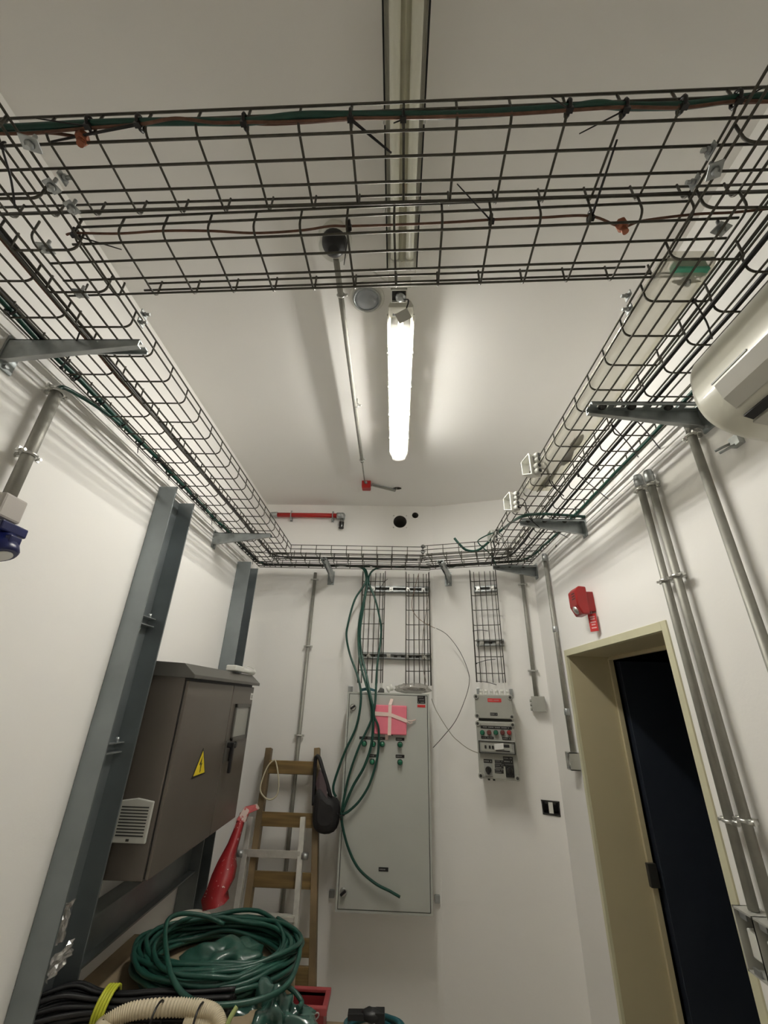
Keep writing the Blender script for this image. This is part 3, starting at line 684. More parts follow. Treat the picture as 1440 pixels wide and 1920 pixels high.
# spare lamp cover lying in the right tray
p0, p1 = az(1285, 487, ZT+.004), az(1062, 878, ZT+.004)
yn, yf = .415, 1.17
root = thing('spare_lamp_cover', 'dusty translucent spare lamp cover lying in the right tray, green band at its end', 'lamp cover', (.455, (yn+yf)/2, ZT+.003))
f = basis((.449, 0, ZT+.0025), (1, 0, 0), (0, 1, 0), (0, 0, 1)); hw = .041
sect = [(-hw, .030), (-hw+.001, .012), (-hw+.012, .001), (-.018, .0), (.018, .0), (hw-.012, .001), (hw-.001, .012), (hw, .030)]
rows = []
for (yy, k, wx) in ((yn, .0, .8), (yn+.006, .6, .93), (yn+.022, 1, 1), (yn+.3, 1, 1), (yf-.02, 1, 1), (yf-.004, .6, .93), (yf, 0, .8)):
    rows.append([(x*wx, yy, .030-(.030-z)*k) for x, z in sect])
n = len(sect); fs = [(i*n+j, (i+1)*n+j, (i+1)*n+j+1, i*n+j+1) for i in range(len(rows)-1) for j in range(n-1)]
MB(f).add([p for r_ in rows for p in r_], fs, True).build('shell', SPARE, root)
b = MB(f); b.prism([(x*.7, yn+.010, z) for x, z in ((-.038, .004), (.038, .004), (.034, .022), (-.034, .022))], (0, .012, 0)); b.build('end_band', MINT, root)
random.seed(3)
for i, (yy, xx, l_, w_, h_) in enumerate(((1.075, .008, .07, .007, .004), (1.12, -.004, .05, .006, .004), (.97, .014, .035, .013, .004), (.90, .010, .04, .012, .003), (.448, .004, .004, .022, .0012))):
    b = MB(f); b.sphere((xx, yy, .006), 1, 12, 6, (w_, l_, h_), .5, i); b.build('debris', DIRT if i != 2 else NAVY, root)

# ---------------------------------------------------------------- conduits on the walls
def ring_clamp(root, p, axis, nrm, r, wide=.0165):
    """saddle clamp: ring around the pipe with two ears"""
    p = Vector(p); a = Vector(axis).normalized(); n_ = Vector(nrm).normalized(); t_ = a.cross(n_)
    f = basis(p, t_, n_, a); b = MB(f)
    b.tube([(r*1.18*math.cos(k*math.pi/6), r*1.18*math.sin(k*math.pi/6), 0) for k in range(12)], .0035, 6, closed=True)
    b.box(-r*1.1-wide*.75, -r*1.0, -.002, .002, -.0045, .0045); b.box(r*1.0, r*1.1+wide*.75, -.002, .002, -.0045, .0045)
    b.box(-.004, .004, -r-.022, -r, -.004, .004)
    b.cyl((r*1.1+wide*.4, -.008, 0), (r*1.1+wide*.4, .010, 0), .0032, 6, smooth=False); b.cyl((-r*1.1-wide*.4, -.008, 0), (-r*1.1-wide*.4, .010, 0), .0032, 6, smooth=False)
    b.build('clamp', CHROME, root)
def conduit(label, top, bot, r, nrm, clamps, top_coupling=True, couplings=()):
    root = thing('wall_conduit', label, 'conduit', bot, 'wall conduits')
    MB().tube([bot, top], r, 14).build('pipe', CONDUIT, root)
    top = Vector(top); bot = Vector(bot); ax_ = (top-bot).normalized()
    if top_coupling: MB().lathe(top-ax_*.030, ax_, [(r*1.05, 0), (r*1.3, .002), (r*1.3, .028), (r*1.1, .030), (r*1.1, .034)], 14).build('coupling', GALV, root)
    for z in couplings: MB().lathe(Vector((bot.x, bot.y, z-.012)), ax_, [(r*1.02, 0), (r*1.22, .002), (r*1.22, .022), (r*1.02, .024)], 14).build('coupling', GALV, root)
    for z in clamps:
        t_ = (z-bot.z)/(top.z-bot.z); ring_clamp(root, bot+(top-bot)*t_, ax_, nrm, r)
    return root
# left wall
r = .0112; xo = XL+.025
top = ax(113, 735, xo); low = ax(10, 932, xo); yy = (top.y+low.y)/2
zt, zb = top.z, ax(12, 932, xo).z
conduit('steel conduit on the left wall down to the blue socket', (xo, yy, zt), (xo, yy, zb), r, (1, 0, 0), [zt-.006, ax(50, 850, xo).z], False)
cable('green_cable', 'short green cable bending from the left wall conduit into the tray', 'cable', [(xo, yy, zt-.01), (xo, yy+.005, zt+.012), (xo+.006, yy+.04, zt+.022), (-.702, yy+.10, ZT-.002), (-.700, yy+.18, ZT+.006)], .005, GREEN)
zb0 = zb
root = thing('industrial_socket', 'dark blue industrial socket under a grey wall box', 'socket', (XL+.04, yy, zb0-.13))
MB().box(XL, XL+.044, yy-.024, yy+.024, zb0-.044, zb0+.002).build('grey_box', SOCK, root, bevel=.006)
b = MB(); f = basis((XL+.028, yy, zb0-.065), (1, 0, 0), (0, 1, 0), (0, 0, 1))
b = MB(f); b.box(-.022, .036, -.027, .027, -.006, .012); b.build('flange', NAVY, root, bevel=.004)
MB(f).lathe((.010, 0, 0), (.45, 0, -1), [(.022, 0), (.022, .026), (.025, .028), (.025, .046), (.022, .050)], 20).build('barrel', NAVY, root)
MB(f).box(.026, .046, -.012, .012, -.030, -.010).build('latch', NAVY, root, bevel=.004)
MB(f).lathe((.0306, 0, -.0456), (.45, 0, -1), [(.016, 0), (.016, .002)], 18).build('lid_label', LWHITE, root)
# back wall, left of the drop trays
yb_ = YB-.016; r = .0085
q = ay(569, 1300, yb_); zt = .60
conduit('thin steel conduit on the back wall behind the wooden ladder', (q.x, yb_, zt), (q.x, yb_, ZF), r, (0, -1, 0), [ay(593, 1087, yb_).z, ay(579, 1212, yb_).z, ay(563, 1379, yb_).z, -.75], False)
# angled wall conduit with junction box
q0 = aw(979, 1085, .014); q1 = aw(1005, 1306, .014); mid = (q0+q1)/2
conduit('thin conduit on the angled wall ending in a square grey box', (mid.x, mid.y, .60), (mid.x, mid.y, q1.z), .0085, AN, [aw(983, 1096, .014).z, aw(1000, 1258, .014).z], False)
c = aw(1008, 1320, .02); c.x = mid.x; c.y = mid.y
f = basis((mid.x+AE.x*.006, mid.y+AE.y*.006, aw(1008, 1320, .03).z), AE, AN, (0, 0, 1))
root = thing('square_junction_box', 'square grey junction box at the foot of the angled wall conduit', 'junction box', f((0, .01, -.03)))
MB(f).box(-.026, .026, -.013, .018, -.029, .029).build('body', GRP, root, bevel=.003)
MB(f).box(-.027, .027, .018, .023, -.030, .030).build('lid', GRP, root, bevel=.003)
for s_ in (-.014, .002, .018): MB(f).cyl((-.026, .004, s_-.006), (-.034, .004, s_-.006), .006, 8).build('knockout', GRP, root)
# corner conduit on the right wall with small open box
xo = XR-.014
yc = (ax(1026, 1080, xo).y+ax(1070, 1380, xo).y)/2
zt, zb = .605, ax(1077, 1412, xo).z
conduit('conduit in the right rear corner ending in a small open box', (xo, yc, zt), (xo, yc, zb), .0085, (-1, 0, 0), [], True, [ax(1045, 1178, xo).z, ax(1066, 1335, xo).z])
def open_box(label, yc, zc_, w, h, d=.036):
    root = thing('open_outlet_box', label, 'outlet box', (XR, yc, zc_-h/2), 'outlet boxes')
    b = MB(); y0, y1, z0, z1 = yc-w/2, yc+w/2, zc_-h/2, zc_+h/2
    b.box(XR-.003, XR, y0, y1, z0, z1); b.box(XR-d, XR-.003, y0, y0+.003, z0, z1); b.box(XR-d, XR-.003, y1-.003, y1, z0, z1); b.box(XR-d, XR-.003, y0, y1, z1-.003, z1); b.box(XR-d, XR-.003, y0, y1, z0, z0+.003)
    b.build('shell', mat('box_zinc', (.50, .50, .46), .5, .3), root)
    b = MB(); b.box(XR-d+.008, XR-.010, yc-.013, yc+.013, zc_-h*.26, zc_+h*.20); b.build('socket_insert', WHITE, root, bevel=.004)
    MB().box(XR-d, XR-d+.003, yc-.008, yc+.008, z1-.012, z1-.003).build('screw_lug', GALV, root); MB().box(XR-d, XR-d+.003, yc-.008, yc+.008, z0+.003, z0+.012).build('screw_lug', GALV, root)
    return root
open_box('small open outlet box beside the cream door frame', yc, zb-.026, .040, .056)
# pair beside the door and one near the air conditioner
xo = XR-.02; r = .0088
for (u1, v1, u2, v2, ul, vl, lab) in ((1195, 905, 1352, 1480, 1240, 1092, 'left pipe of the twin conduits beside the doorway'), (1212, 898, 1385, 1480, 1258, 1085, 'right pipe of the twin conduits beside the doorway')):
    yc = (ax(u1, v1, xo).y+ax(u2, v2, xo).y)/2-.004
    zt = ax(u1, v1-10, xo).z
    zb = -.320
    conduit(lab, (xo, yc, zt), (xo, yc, zb), r, (-1, 0, 0), [zt-.038, ax(ul, vl, xo).z, ax(u2+12, v2+58, xo).z], True)
    open_box('outlet box with socket under the '+lab.split(' of')[0]+' of the twin conduits', yc, zb-.045, .047, .088, .042)
p = ax(1288, 805, xo); q = ax(1425, 1165, xo); yc = (p.y+q.y)/2
conduit('steel conduit on the right wall below the air conditioner', (xo, yc, .585), (xo, yc, ZF), r, (-1, 0, 0), [ax(1293, 820, xo).z, -.35], False)

# ---------------------------------------------------------------- air conditioner
root = thing('air_conditioner', 'cream wall mounted air conditioner unit under the right trays', 'air conditioner', (.60, .2, .405))
yA, yB_ = -.22, .595
prof = [(.662, .596), (.575, .592), (.545, .580), (.530, .556), (.524, .520), (.523, .490), (.530, .462), (.545, .441), (.568, .426), (.60, .415), (.662, .405)]
P = smooth_path([(x, 0, z) for x, z in prof], 4)
b = MB(); n = len(P); rows = []
for (yy, k) in ((yA, 1), (yB_-.014, 1), (yB_-.004, .975), (yB_, .93)):
    rows.append([(.662+(p.x-.662)*k, yy, .50+(p.z-.50)*k) for p in P])
vs = [q for r_ in rows for q in r_]
fs = [(i*n+j, i*n+(j+1), (i+1)*n+j+1, (i+1)*n+j) for i in range(3) for j in range(n-1)]
b.add(vs, fs, True); b.add(rows[-1], [tuple(range(n))]); b.add(rows[0], [tuple(range(n-1, -1, -1))])
b.build('casing', ACW, root)
fl = MB(); fl.prism([(.5205, yA, .488), (.527, yA, .461), (.541, yA, .441), (.545, yA, .445), (.531, yA, .465), (.525, yA, .490)], (0, yB_-.055-yA, 0)); fl.build('front_flap', ACG, root, bevel=.001)
MB().prism([(.553, yA, .430), (.566, yA, .424), (.568, yA, .431), (.556, yA, .438)], (0, yB_-.05-yA, 0)).build('outlet_gap', BLACK, root)
MB().prism([(.568, yA, .421), (.632, yA, .4055), (.634, yA, .411), (.570, yA, .428)], (0, yB_-.045-yA, 0)).build('louvre', ACG, root, bevel=.001)
b = MB()
for k in range(5): b.box(.580+k*.006, .582+k*.006, .36, .44, .4195-k*.0017, .4215-k*.0017)
b.build('louvre_ribs', DKMETAL, root)
MB().box(.5215, .5235, .47, .545, .494, .497).build('marking', PANELD, root)
b = MB(); q = ax(1378, 834, XR-.005); b.box(XR-.012, XR, q.y-.018, q.y+.004, q.z-.006, q.z+.014); b.cyl((XR-.006, q.y, q.z+.006), (XR-.03, q.y+.02, q.z-.002), .003, 6); b.cyl((XR-.006, q.y-.01, q.z-.002), (XR-.03, q.y+.012, q.z-.012), .003, 6)
tag(b.build('wall_anchor', GALV), 'small steel anchor with two screws under the air conditioner', 'anchor')

# ---------------------------------------------------------------- fire alarm sounder and tag
q = ax(1103, 1128, XR-.01)
f = basis((XR, q.y, q.z), (-.80, 0, 0), (0, .80, 0), (0, 0, .80))
root = thing('fire_alarm_sounder', 'red fire alarm sounder with strobe lens above the doorway', 'fire alarm', f((0, 0, -.05)))
MB(f).box(0, .030, -.030, .030, -.046, .036).build('back_box', REDP, root, bevel=.003)
MB(f).prism([(.030, -.040, -.060), (.030, -.040, .055), (.060, -.040, .058), (.078, -.040, .040), (.078, -.040, -.022), (.060, -.040, -.060)], (0, .080, 0)).build('body', REDP, root, bevel=.006)
MB(f).lathe((.064, 0, -.036), (.75, 0, -.5), [(.019, -.006), (.019, .006), (.014, .012), (.006, .015)], 18).build('strobe_lens', CHROME, root)
b = MB(f)
for k in range(3): b.box(.078, .0785, -.026, .002, .004+k*.011, .009+k*.011)
b.build('lettering', DKMETAL, root)
q = ax(1112, 1166, XR-.016); f = basis(q, (-.50, .866, 0), (-.866, -.50, 0), (0, 0, 1))
root = thing('hanging_tag', 'small red printed tag hanging under the fire alarm sounder', 'tag', q)
MB(f).box(-.0145, .0145, -.0008, .0008, -.030, .026).build('card', LRED, root)
b = MB(f)
for (z0, w_) in ((.014, .010), (.007, .009), (-.003, .011), (-.011, .008), (-.021, .010)): b.box(-w_, w_*.8, .0009, .0013, z0, z0+.004)
b.build('print', mat('tag_print', (.8, .45, .45), .6), root)
MB(f).tube([(0, 0, .026), (.002, -.004, .038)], .001, 5).build('string', LWHITE, root)

# ---------------------------------------------------------------- tall grey enclosure
FY = 1.94
x0, x1 = ay(652, 1300, FY).x, ay(808, 1500, FY).x
z1, z0 = ay(730, 1299, FY).z, ay(730, 1714, FY).z
root = thing('electrical_enclosure', 'tall light grey electrical enclosure with green indicator lamps on the back wall', 'enclosure', ((x0+x1)/2, 2.0, z0))
MB().box(x0, x1, FY+.006, YB-.006, z0, z1).build('body', PANEL, root, bevel=.003)
b = MB(); e = .007
b.box(x0, x0+e, FY-.002, FY+.006, z0, z1); b.box(x1-e, x1, FY-.002, FY+.006, z0, z1); b.box(x0+e, x1-e, FY-.002, FY+.006, z1-e, z1); b.box(x0+e, x1-e, FY-.002, FY+.006, z0, z0+e)
b.build('rim', PANEL, root)
MB().box(x0+e, x1-e, FY+.003, FY+.0055, z0+e, z1-e).build('door_seal', DKMETAL, root)
door = MB().box(x0+e+.0025, x1-e-.0025, FY-.004, FY+.004, z0+e+.0025, z1-e-.0025).build('door', PANEL, root, bevel=.0015)
for (u, v) in ((662, 1326), (644, 1672)):
    q = ay(u, v, FY-.004)
    b = MB().lathe(q, (0, -1, 0), [(.0135, 0), (.0135, .003), (.010, .005), (.010, .007)], 18); lk = b.build('lock', CHROME, door)
    b = MB(); f = basis(q+Vector((0, -.007, 0)), (.8, 0, .6), (0, -1, 0), (-.6, 0, .8)); b = MB(f).box(-.011, .011, 0, .010, -.004, .004); b.build('lock_key', BLACK, lk, bevel=.001)
def plate(u, v, w, h, m=LBL, text=1, par=door, fy=FY-.004, name='label'):
    q = ay(u, v, fy); o = MB().box(q.x-w/2, q.x+w/2, fy-.0012, fy, q.z-h/2, q.z+h/2).build(name, m, par)
    if text:
        b = MB()
        for k in range(text):
            zz = q.z+h*.5-h*(k+.5)/text; n_ = max(3, int(w/.006)); 
            for j in range(n_):
                if (j*7+k*3) % 5 == 3: continue
                xx = q.x-w*.40+w*.80*j/n_; b.box(xx, xx+w*.8/n_*.6, fy-.0016, fy-.0012, zz-h*.13/text, zz+h*.13/text)
        b.build('print', LBT, o)
    return o
plate(698, 1384, .108, .010)
for (u, v) in ((750, 1386), (698, 1417), (750, 1418)): plate(u, v, .036, .011)
plate(719, 1630, .036, .012)
plate(730, 1376, .030, .012)
o = plate(790, 1312, .034, .030, LBL, 3); plate(790, 1324, .034, .010, LRED, 0)
for (u, v) in ((683, 1394), (700, 1395), (717, 1395), (750, 1396), (698, 1428), (750, 1429)):
    q = ay(u, v, FY-.004)
    c_ = MB().lathe(q, (0, -1, 0), [(.0115, 0), (.0115, .003), (.0095, .004)], 16).build('indicator_collar', DKMETAL, door)
    MB().lathe(q+Vector((0, -.004, 0)), (0, -1, 0), [(.0098, 0), (.0098, .012), (.0075, .017), (.003, .019)], 16).build('lamp_cap', GLAMP, c_)
for (u, v, s_) in ((657, 1292, 1), (820, 1686, 1), (622, 1676, -1)):
    q = ay(u, v, 2.07); MB().box(q.x-.010, q.x+.010, 2.066, YB, q.z-.012, q.z+.012).build('mounting_lug', GALV, root, bevel=.002)
# pink foam package taped to the door
q = ay(733, 1349, FY-.012); f = basis(q, (1, 0, -.01), (0, -1, 0), (.01, 0, 1))
root = thing('pink_foam_package', 'pink foam packet taped crosswise onto the grey enclosure door', 'package', f((0, 0, -.06)))
MB(f).box(-.068, .066, -.008, .010, -.056, .054).build('foam', PINK, root, bevel=.006)
b = MB(f); b.box(-.012, .002, .0101, .0115, -.058, .056); b.prism([(-.013, .0101, .054), (.001, .0101, .054), (.008, -.004, .078), (-.004, -.004, .080)], (0, .001, 0)); b.prism([(-.022, .0101, -.056), (-.008, .0101, -.056), (-.010, -.006, -.076), (-.022, -.006, -.078)], (0, .001, 0)); b.build('vertical_tape', TAPE, root)
b = MB(f); b.prism([(-.068, .0118, .012), (-.068, .0118, .028), (-.005, .0118, .026), (.066, .0118, .004), (.066, .0118, -.010), (-.005, .0118, .012)], (0, .001, 0)); b.tube([(.064, .010, -.001), (.085, .004, -.003), (.104, .0, .003)], .0022, 6); b.tube([(.064, .010, -.004), (.08, .002, -.012), (.09, .0, -.008)], .002, 6); b.build('horizontal_tape', TAPE, root)
# clutter on top of the enclosure
zt = z1
q = ay(775, 1290, 1.98)
root = thing('parts_bag', 'crumpled clear bag of dark parts on top of the enclosure', 'bag', (q.x, 1.99, zt))
b = MB(); b.sphere((q.x-.002, 1.99, zt+.021), 1, 20, 10, (.078, .045, .022), .35, 2); b.build('film', FILM, root)
for k, (dx, dy, l_) in enumerate(((-.03, 0, .018), (.0, .01, .016), (.035, -.005, .02), (-.01, -.02, .016), (.02, .02, .018))):
    MB().sphere((q.x+dx, 1.99+dy, zt+.018), 1, 10, 6, (l_, .010, .007), .2, k).build('part', DKMETAL, root)
q = ay(731, 1291, 1.975)
root = thing('pipe_sleeve', 'small white ribbed pipe sleeve on top of the enclosure', 'sleeve', (q.x, 1.975, zt))
MB().lathe((q.x-.012, 1.975, zt+.012), (.9, 0, .45), [(.011, 0), (.013, .002), (.013, .007), (.011, .009), (.011, .016), (.013, .018), (.013, .026), (.011, .028)], 16).build('sleeve', WHITE, root)
MB().lathe((q.x-.0135, 1.975, zt+.0113), (.9, 0, .45), [(.008, 0), (.008, .001)], 14).build('bore', BLACK, root)
q = ay(715, 1292, 1.975); b = MB(); b.prism([(q.x-.018, 1.965, zt), (q.x+.014, 1.965, zt), (q.x+.012, 1.965, zt+.016), (q.x-.004, 1.965, zt+.022)], (0, .03, 0))
tag(b.build('rubber_bung', mat('bung_grey', (.09, .09, .085), .6), bevel=.004), 'dark grey wedge shaped bung on top of the enclosure', 'bung')
q = ay(690, 1294, 1.975)
root = thing('wire_offcut', 'bent teal wire offcuts beside the grey bung on the enclosure', 'wire', (q.x, 1.97, zt))
for k in range(3): MB().tube(smooth_path([(q.x-.03, 1.95+k*.012, zt+.003+k*.005), (q.x, 1.96+k*.01, zt+.010+k*.004), (q.x+.035, 1.965+k*.01, zt+.004+k*.003)], 5), .0022, 6).build('strand', TEAL, root)

# ---------------------------------------------------------------- hanging green cables
def hang(label, pts, r=.0048):
    P = [ay(u, v, y) for (u, v, y) in pts]
    return cable('green_cable', label, 'cable', P, r, GREEN, 'green cables hanging over the enclosure', n=7)
yt, ym, yf = 2.0, 1.965, 1.915
H1 = hang('hanging green cable bowing furthest left beside the enclosure', [(655, 1061, yt), (678, 1064, yt), (686, 1080, yt-.02), (684, 1095, 1.97), (665, 1125, ym), (652, 1172, ym), (650, 1197, ym), (657, 1230, ym), (671, 1269, 1.93), (677, 1309, yf), (668, 1362, yf), (647, 1409, yf), (628, 1462, yf), (625, 1482, yf), (630, 1494, yf)])
hang('hanging green cable second from left over the enclosure', [(660, 1061, yt), (681, 1066, yt), (688, 1086, yt-.02), (684, 1117, ym), (674, 1161, ym), (672, 1205, ym), (677, 1250, 1.94), (693, 1308, yf), (697, 1342, yf), (692, 1360, yf), (672, 1403, yf), (653, 1459, yf), (642, 1512, yf), (640, 1528, yf)])
hang('thick hanging green cable crossing the middle of the enclosure', [(664, 1061, yt), (684, 1067, yt), (689, 1090, 1.97), (682, 1133, ym), (675, 1183, ym), (677, 1222, ym), (688, 1272, 1.93), (696, 1312, yf-.01), (700, 1334, yf-.01), (697, 1392, yf-.01), (683, 1437, yf-.01), (661, 1476, yf), (642, 1522, yf)], .0056)
hang('hanging green cable furthest right over the pink packet edge', [(740, 1062, yt), (708, 1065, yt), (694, 1076, yt-.01), (692, 1094, 1.97), (704, 1125, ym), (714, 1172, ym), (713, 1205, ym), (707, 1250, 1.94), (704, 1312, yf), (701, 1340, yf-.012), (710, 1367, yf-.006), (708, 1417, yf), (694, 1467, yf), (675, 1500, yf), (655, 1520, yf), (642, 1527, yf)])
H5 = hang('green cable tail sweeping down across the enclosure door', [(640, 1522, yf), (642, 1548, yf), (653, 1590, yf), (672, 1628, yf), (703, 1656, yf), (731, 1671, yf), (750, 1682, yf)])
tie(H5, ay(640, 1528, yf), [ay(632, 1524, yf)], .012, (0, 0, 1))
# thin stiff wires
def thin(label, pts, m, r=.0014): return tag(MB().tube(smooth_path(pts, 8), r, 6).build('thin_wire', m, None), label, 'wire', 'thin stiff wires')
DKW = mat('thin_wire_brown', (.05, .04, .035), .5)
thin('thin dark wire arcing from the drop tray to the enclosure side', [ay(u, v, 2.0) for u, v in ((818, 1178), (838, 1190), (860, 1218), (875, 1250), (880, 1275), (874, 1305), (855, 1350), (830, 1382), (812, 1402))], DKW)
thin('thin wire running from the enclosure corner to the control panel', [ay(u, v, 1.98) for u, v in ((809, 1310), (820, 1336), (845, 1375), (862, 1392), (880, 1405), (902, 1414))], mat('thin_wire_pale', (.30, .27, .22), .5))
thin('thin brown wire hanging in the right drop tray of the pair', [ay(u, v, 2.03) for u, v in ((785, 1075), (776, 1110), (772, 1135), (778, 1152), (793, 1166), (816, 1178))], mat('thin_wire_copper', (.22, .12, .08), .5))
thin('second thin wire hanging behind the parts bag', [ay(u, v, 2.035) for u, v in ((806, 1090), (800, 1140), (793, 1190), (792, 1240), (799, 1280))], mat('thin_wire_grey', (.2, .17, .14), .5))
for (R_, a, b_) in ((V3, (889, 1185), (916, 1186)), (V3, (894, 1245), (930, 1238)), (V3, (895, 1278), (932, 1285)), (V1, (714, 1104), (727, 1090))):
    pl = PA if R_ is V3 else PB; p, q = pl(*a), pl(*b_); n_ = AN if R_ is V3 else Vector((0, -1, 0)); p = p+n_*.03; q = q+n_*.045
    b = MB(); b.tube(smooth_path([p, (p+q)/2+Vector((0, 0, .004)), q], 4), .0014, 5); b.sphere(p, .004, 8, 6); b.build('zip_tie', TIE, R_)

# ---------------------------------------------------------------- control panel on the angled wall
DP = .10
def AP(u, v, off=DP): return aw(u, v, off)
def apx(u, v, off=DP): q = AP(u, v, off); return (q-A0).dot(AE), q.z
fA = basis(A0, AE, AN, (0, 0, 1))
xa, _ = apx(896, 1390); xb, _ = apx(966, 1390)
xm = (xa+xb)/2; hwid = (xb-xa)/2
xa, xb = xm-hwid, xm+hwid
zt1 = apx(925, 1303)[1]; zm1 = apx(925, 1349)[1]; zm2 = apx(928, 1352)[1]; zb2 = apx(935, 1461)[1]
root = thing('control_station', 'two section grey control panel with lamps and rotary switches on angled wall', 'control panel', fA((xm, .05, zb2)))
up_ = MB(fA).box(xa, xb, .0, DP-.022, zm1+.004, zt1).build('upper_box', GRP, root, bevel=.004)
lo_ = MB(fA).box(xa, xb, .0, DP-.022, zb2, zm2).build('lower_box', GRP, root, bevel=.004)
MB(fA).box(xa+.006, xb-.006, .0, DP-.03, zm2, zm1+.004).build('joint', DKMETAL, root)
MB(fA).box(xa-.003, xb+.003, DP-.020, DP, zm1+.003, zt1+.001).build('upper_lid', GRP, up_, bevel=.005)
lid = MB(fA).box(xa-.003, xb+.003, DP-.020, DP, zb2-.001, zm2-.002).build('lower_lid', GRP, lo_, bevel=.005)
for (z, par) in ((zt1-.008, up_), (zm1+.012, up_), (zm2-.011, lo_), (zb2+.008, lo_)):
    for x in (xa+.004, xb-.004):
        MB(fA).lathe((x, DP-.012, z), (0, 0, 0) if 0 else AN, [(.0105, 0), (.0105, .015), (.006, .015), (.006, .012)], 14, raw=False) if 0 else None
        s0_ = MB().lathe(fA((x, DP-.010, z)), AN, [(.0105, 0), (.0105, .014), (.0088, .016)], 14).build('corner_screw', GRP, par)
        MB().lathe(fA((x, DP+.0062, z)), AN, [(.0055, 0), (.0055, .0012)], 12).build('screw_slot', DKMETAL, s0_)
for k in range(6):
    x = xa+.022+k*(xb-xa-.036)/5
    g = MB(fA).cyl((x, .045, zt1), (x, .045, zt1+.010), .009, 8, smooth=False).build('cable_gland', WHITE, root)
    MB(fA).cyl((x, .045, zt1+.010), (x, .045, zt1+.022), .0075, 10).build('gland_dome', WHITE, g)
for x in (xa+.008, xb+.002): MB(fA).box(x-.008, x+.006, 0, .012, zt1, zt1+.028).build('mounting_ear', GALV, root, bevel=.002)
for x in (xa+.03, xa+.05): MB(fA).cyl((x, .04, zb2), (x, .04, zb2-.014), .005, 8).build('drain_plug', DKMETAL, root)
def pl2(u, v, w, h, m=LBL, text=1, off=DP, par=lid, name='label'):
    x, z = apx(u, v, off); o = MB(fA).box(x-w/2, x+w/2, off, off+.0013, z-h/2, z+h/2).build(name, m, par)
    if text:
        b = MB(fA)
        for k in range(text):
            zz = z+h*.5-h*(k+.5)/text; n_ = max(3, int(w/.005))
            for j in range(n_):
                if (j*5+k) % 6 == 2: continue
                xx = x-w*.42+w*.84*j/n_; b.box(xx, xx+w*.84/n_*.55, off+.0013, off+.0017, zz-h*.15/text, zz+h*.15/text)
        b.build('print', LBT, o)
    return o
pl2(927, 1313, .056, .014, LRED, 1, par=up_); pl2(926, 1339, .030, .011, LBL, 1, par=up_)
pl2(930, 1364, .124, .011); pl2(914, 1383, .050, .009); pl2(950, 1385, .034, .010)
for k, m in enumerate((GLAMP, BLAMP, GLAMP, BLAMP, RLAMP)):
    x, z = apx(904.5+k*12.6, 1373.5, DP)
    cc = MB().lathe(fA((x, DP, z)), AN, [(.0098, 0), (.0098, .003)], 14).build('indicator_collar', DKMETAL, lid)
    MB().lathe(fA((x, DP+.003, z)), AN, [(.009, 0), (.009, .010), (.006, .013)], 14).build('lamp_cap', m, cc)
xx, zz = apx(932, 1401, DP)
w_ = MB(fA).box(xa+.004, xb-.002, DP, DP+.014, zz-.024, zz+.024).build('breaker_window', PANELD, lid, bevel=.002)
MB(fA).box(xa+.014, xb-.014, DP+.0142, DP+.016, zz-.015, zz+.015).build('window_pane', GRP, w_)
b = MB(fA); b.box(xa+.004, xb-.002, DP+.0142, DP+.018, zz+.019, zz+.022); b.box(xa+.004, xb-.002, DP+.0142, DP+.018, zz-.022, zz-.019); b.box(xa+.004, xa+.008, DP+.0142, DP+.018, zz-.022, zz+.022); b.box(xb-.006, xb-.002, DP+.0142, DP+.018, zz-.022, zz+.022); b.build('window_frame', DKMETAL, w_)
b = MB(fA)
for dx in (-.043, -.026, -.014, -.002): b.box(xm+dx-.004, xm+dx+.003, DP+.016, DP+.019, zz-.005, zz+.006)
b.box(xm-.004, xm+.05, DP+.016, DP+.017, zz-.013, zz-.009); b.box(xm+.012, xm+.05, DP+.016, DP+.017, zz+.002, zz+.012); b.build('breaker_toggle', BLACK, w_)
f2 = basis(fA((xm+.010, DP+.019, zz+.004)), AE*.99+Vector((0, 0, .12)), AN, (0, 0, 1)); MB(f2).box(-.018, .018, 0, .001, -.010, .011).build('paper_tag', LWHITE, w_)
for (u, v, lu, lv, lw, lh, lt) in ((916, 1443, 915, 1427, .034, .013, 1), (956, 1445, 953, 1428, .038, .034, 3)):
    x, z = apx(u, v, DP)
    o = MB(fA).box(x-.016, x+.016, DP, DP+.004, z-.022, z+.022).build('switch_plate', PANELD if u < 930 else LBL, lid, bevel=.002)
    kb = MB(); kb = MB().lathe(fA((x, DP+.004, z)), AN, [(.012, 0), (.012, .006), (.009, .008)], 14).build('knob_base', DKMETAL, o)
    MB(fA).box(x-.004, x+.004, DP+.012, DP+.026, z-.013, z+.013).build('knob', BLACK, o, bevel=.002)
    pl2(lu, lv, lw, lh, LBL, lt)
for v in (1429, 1437, 1446): pl2(936, v, .034, .014, LBL, 2)

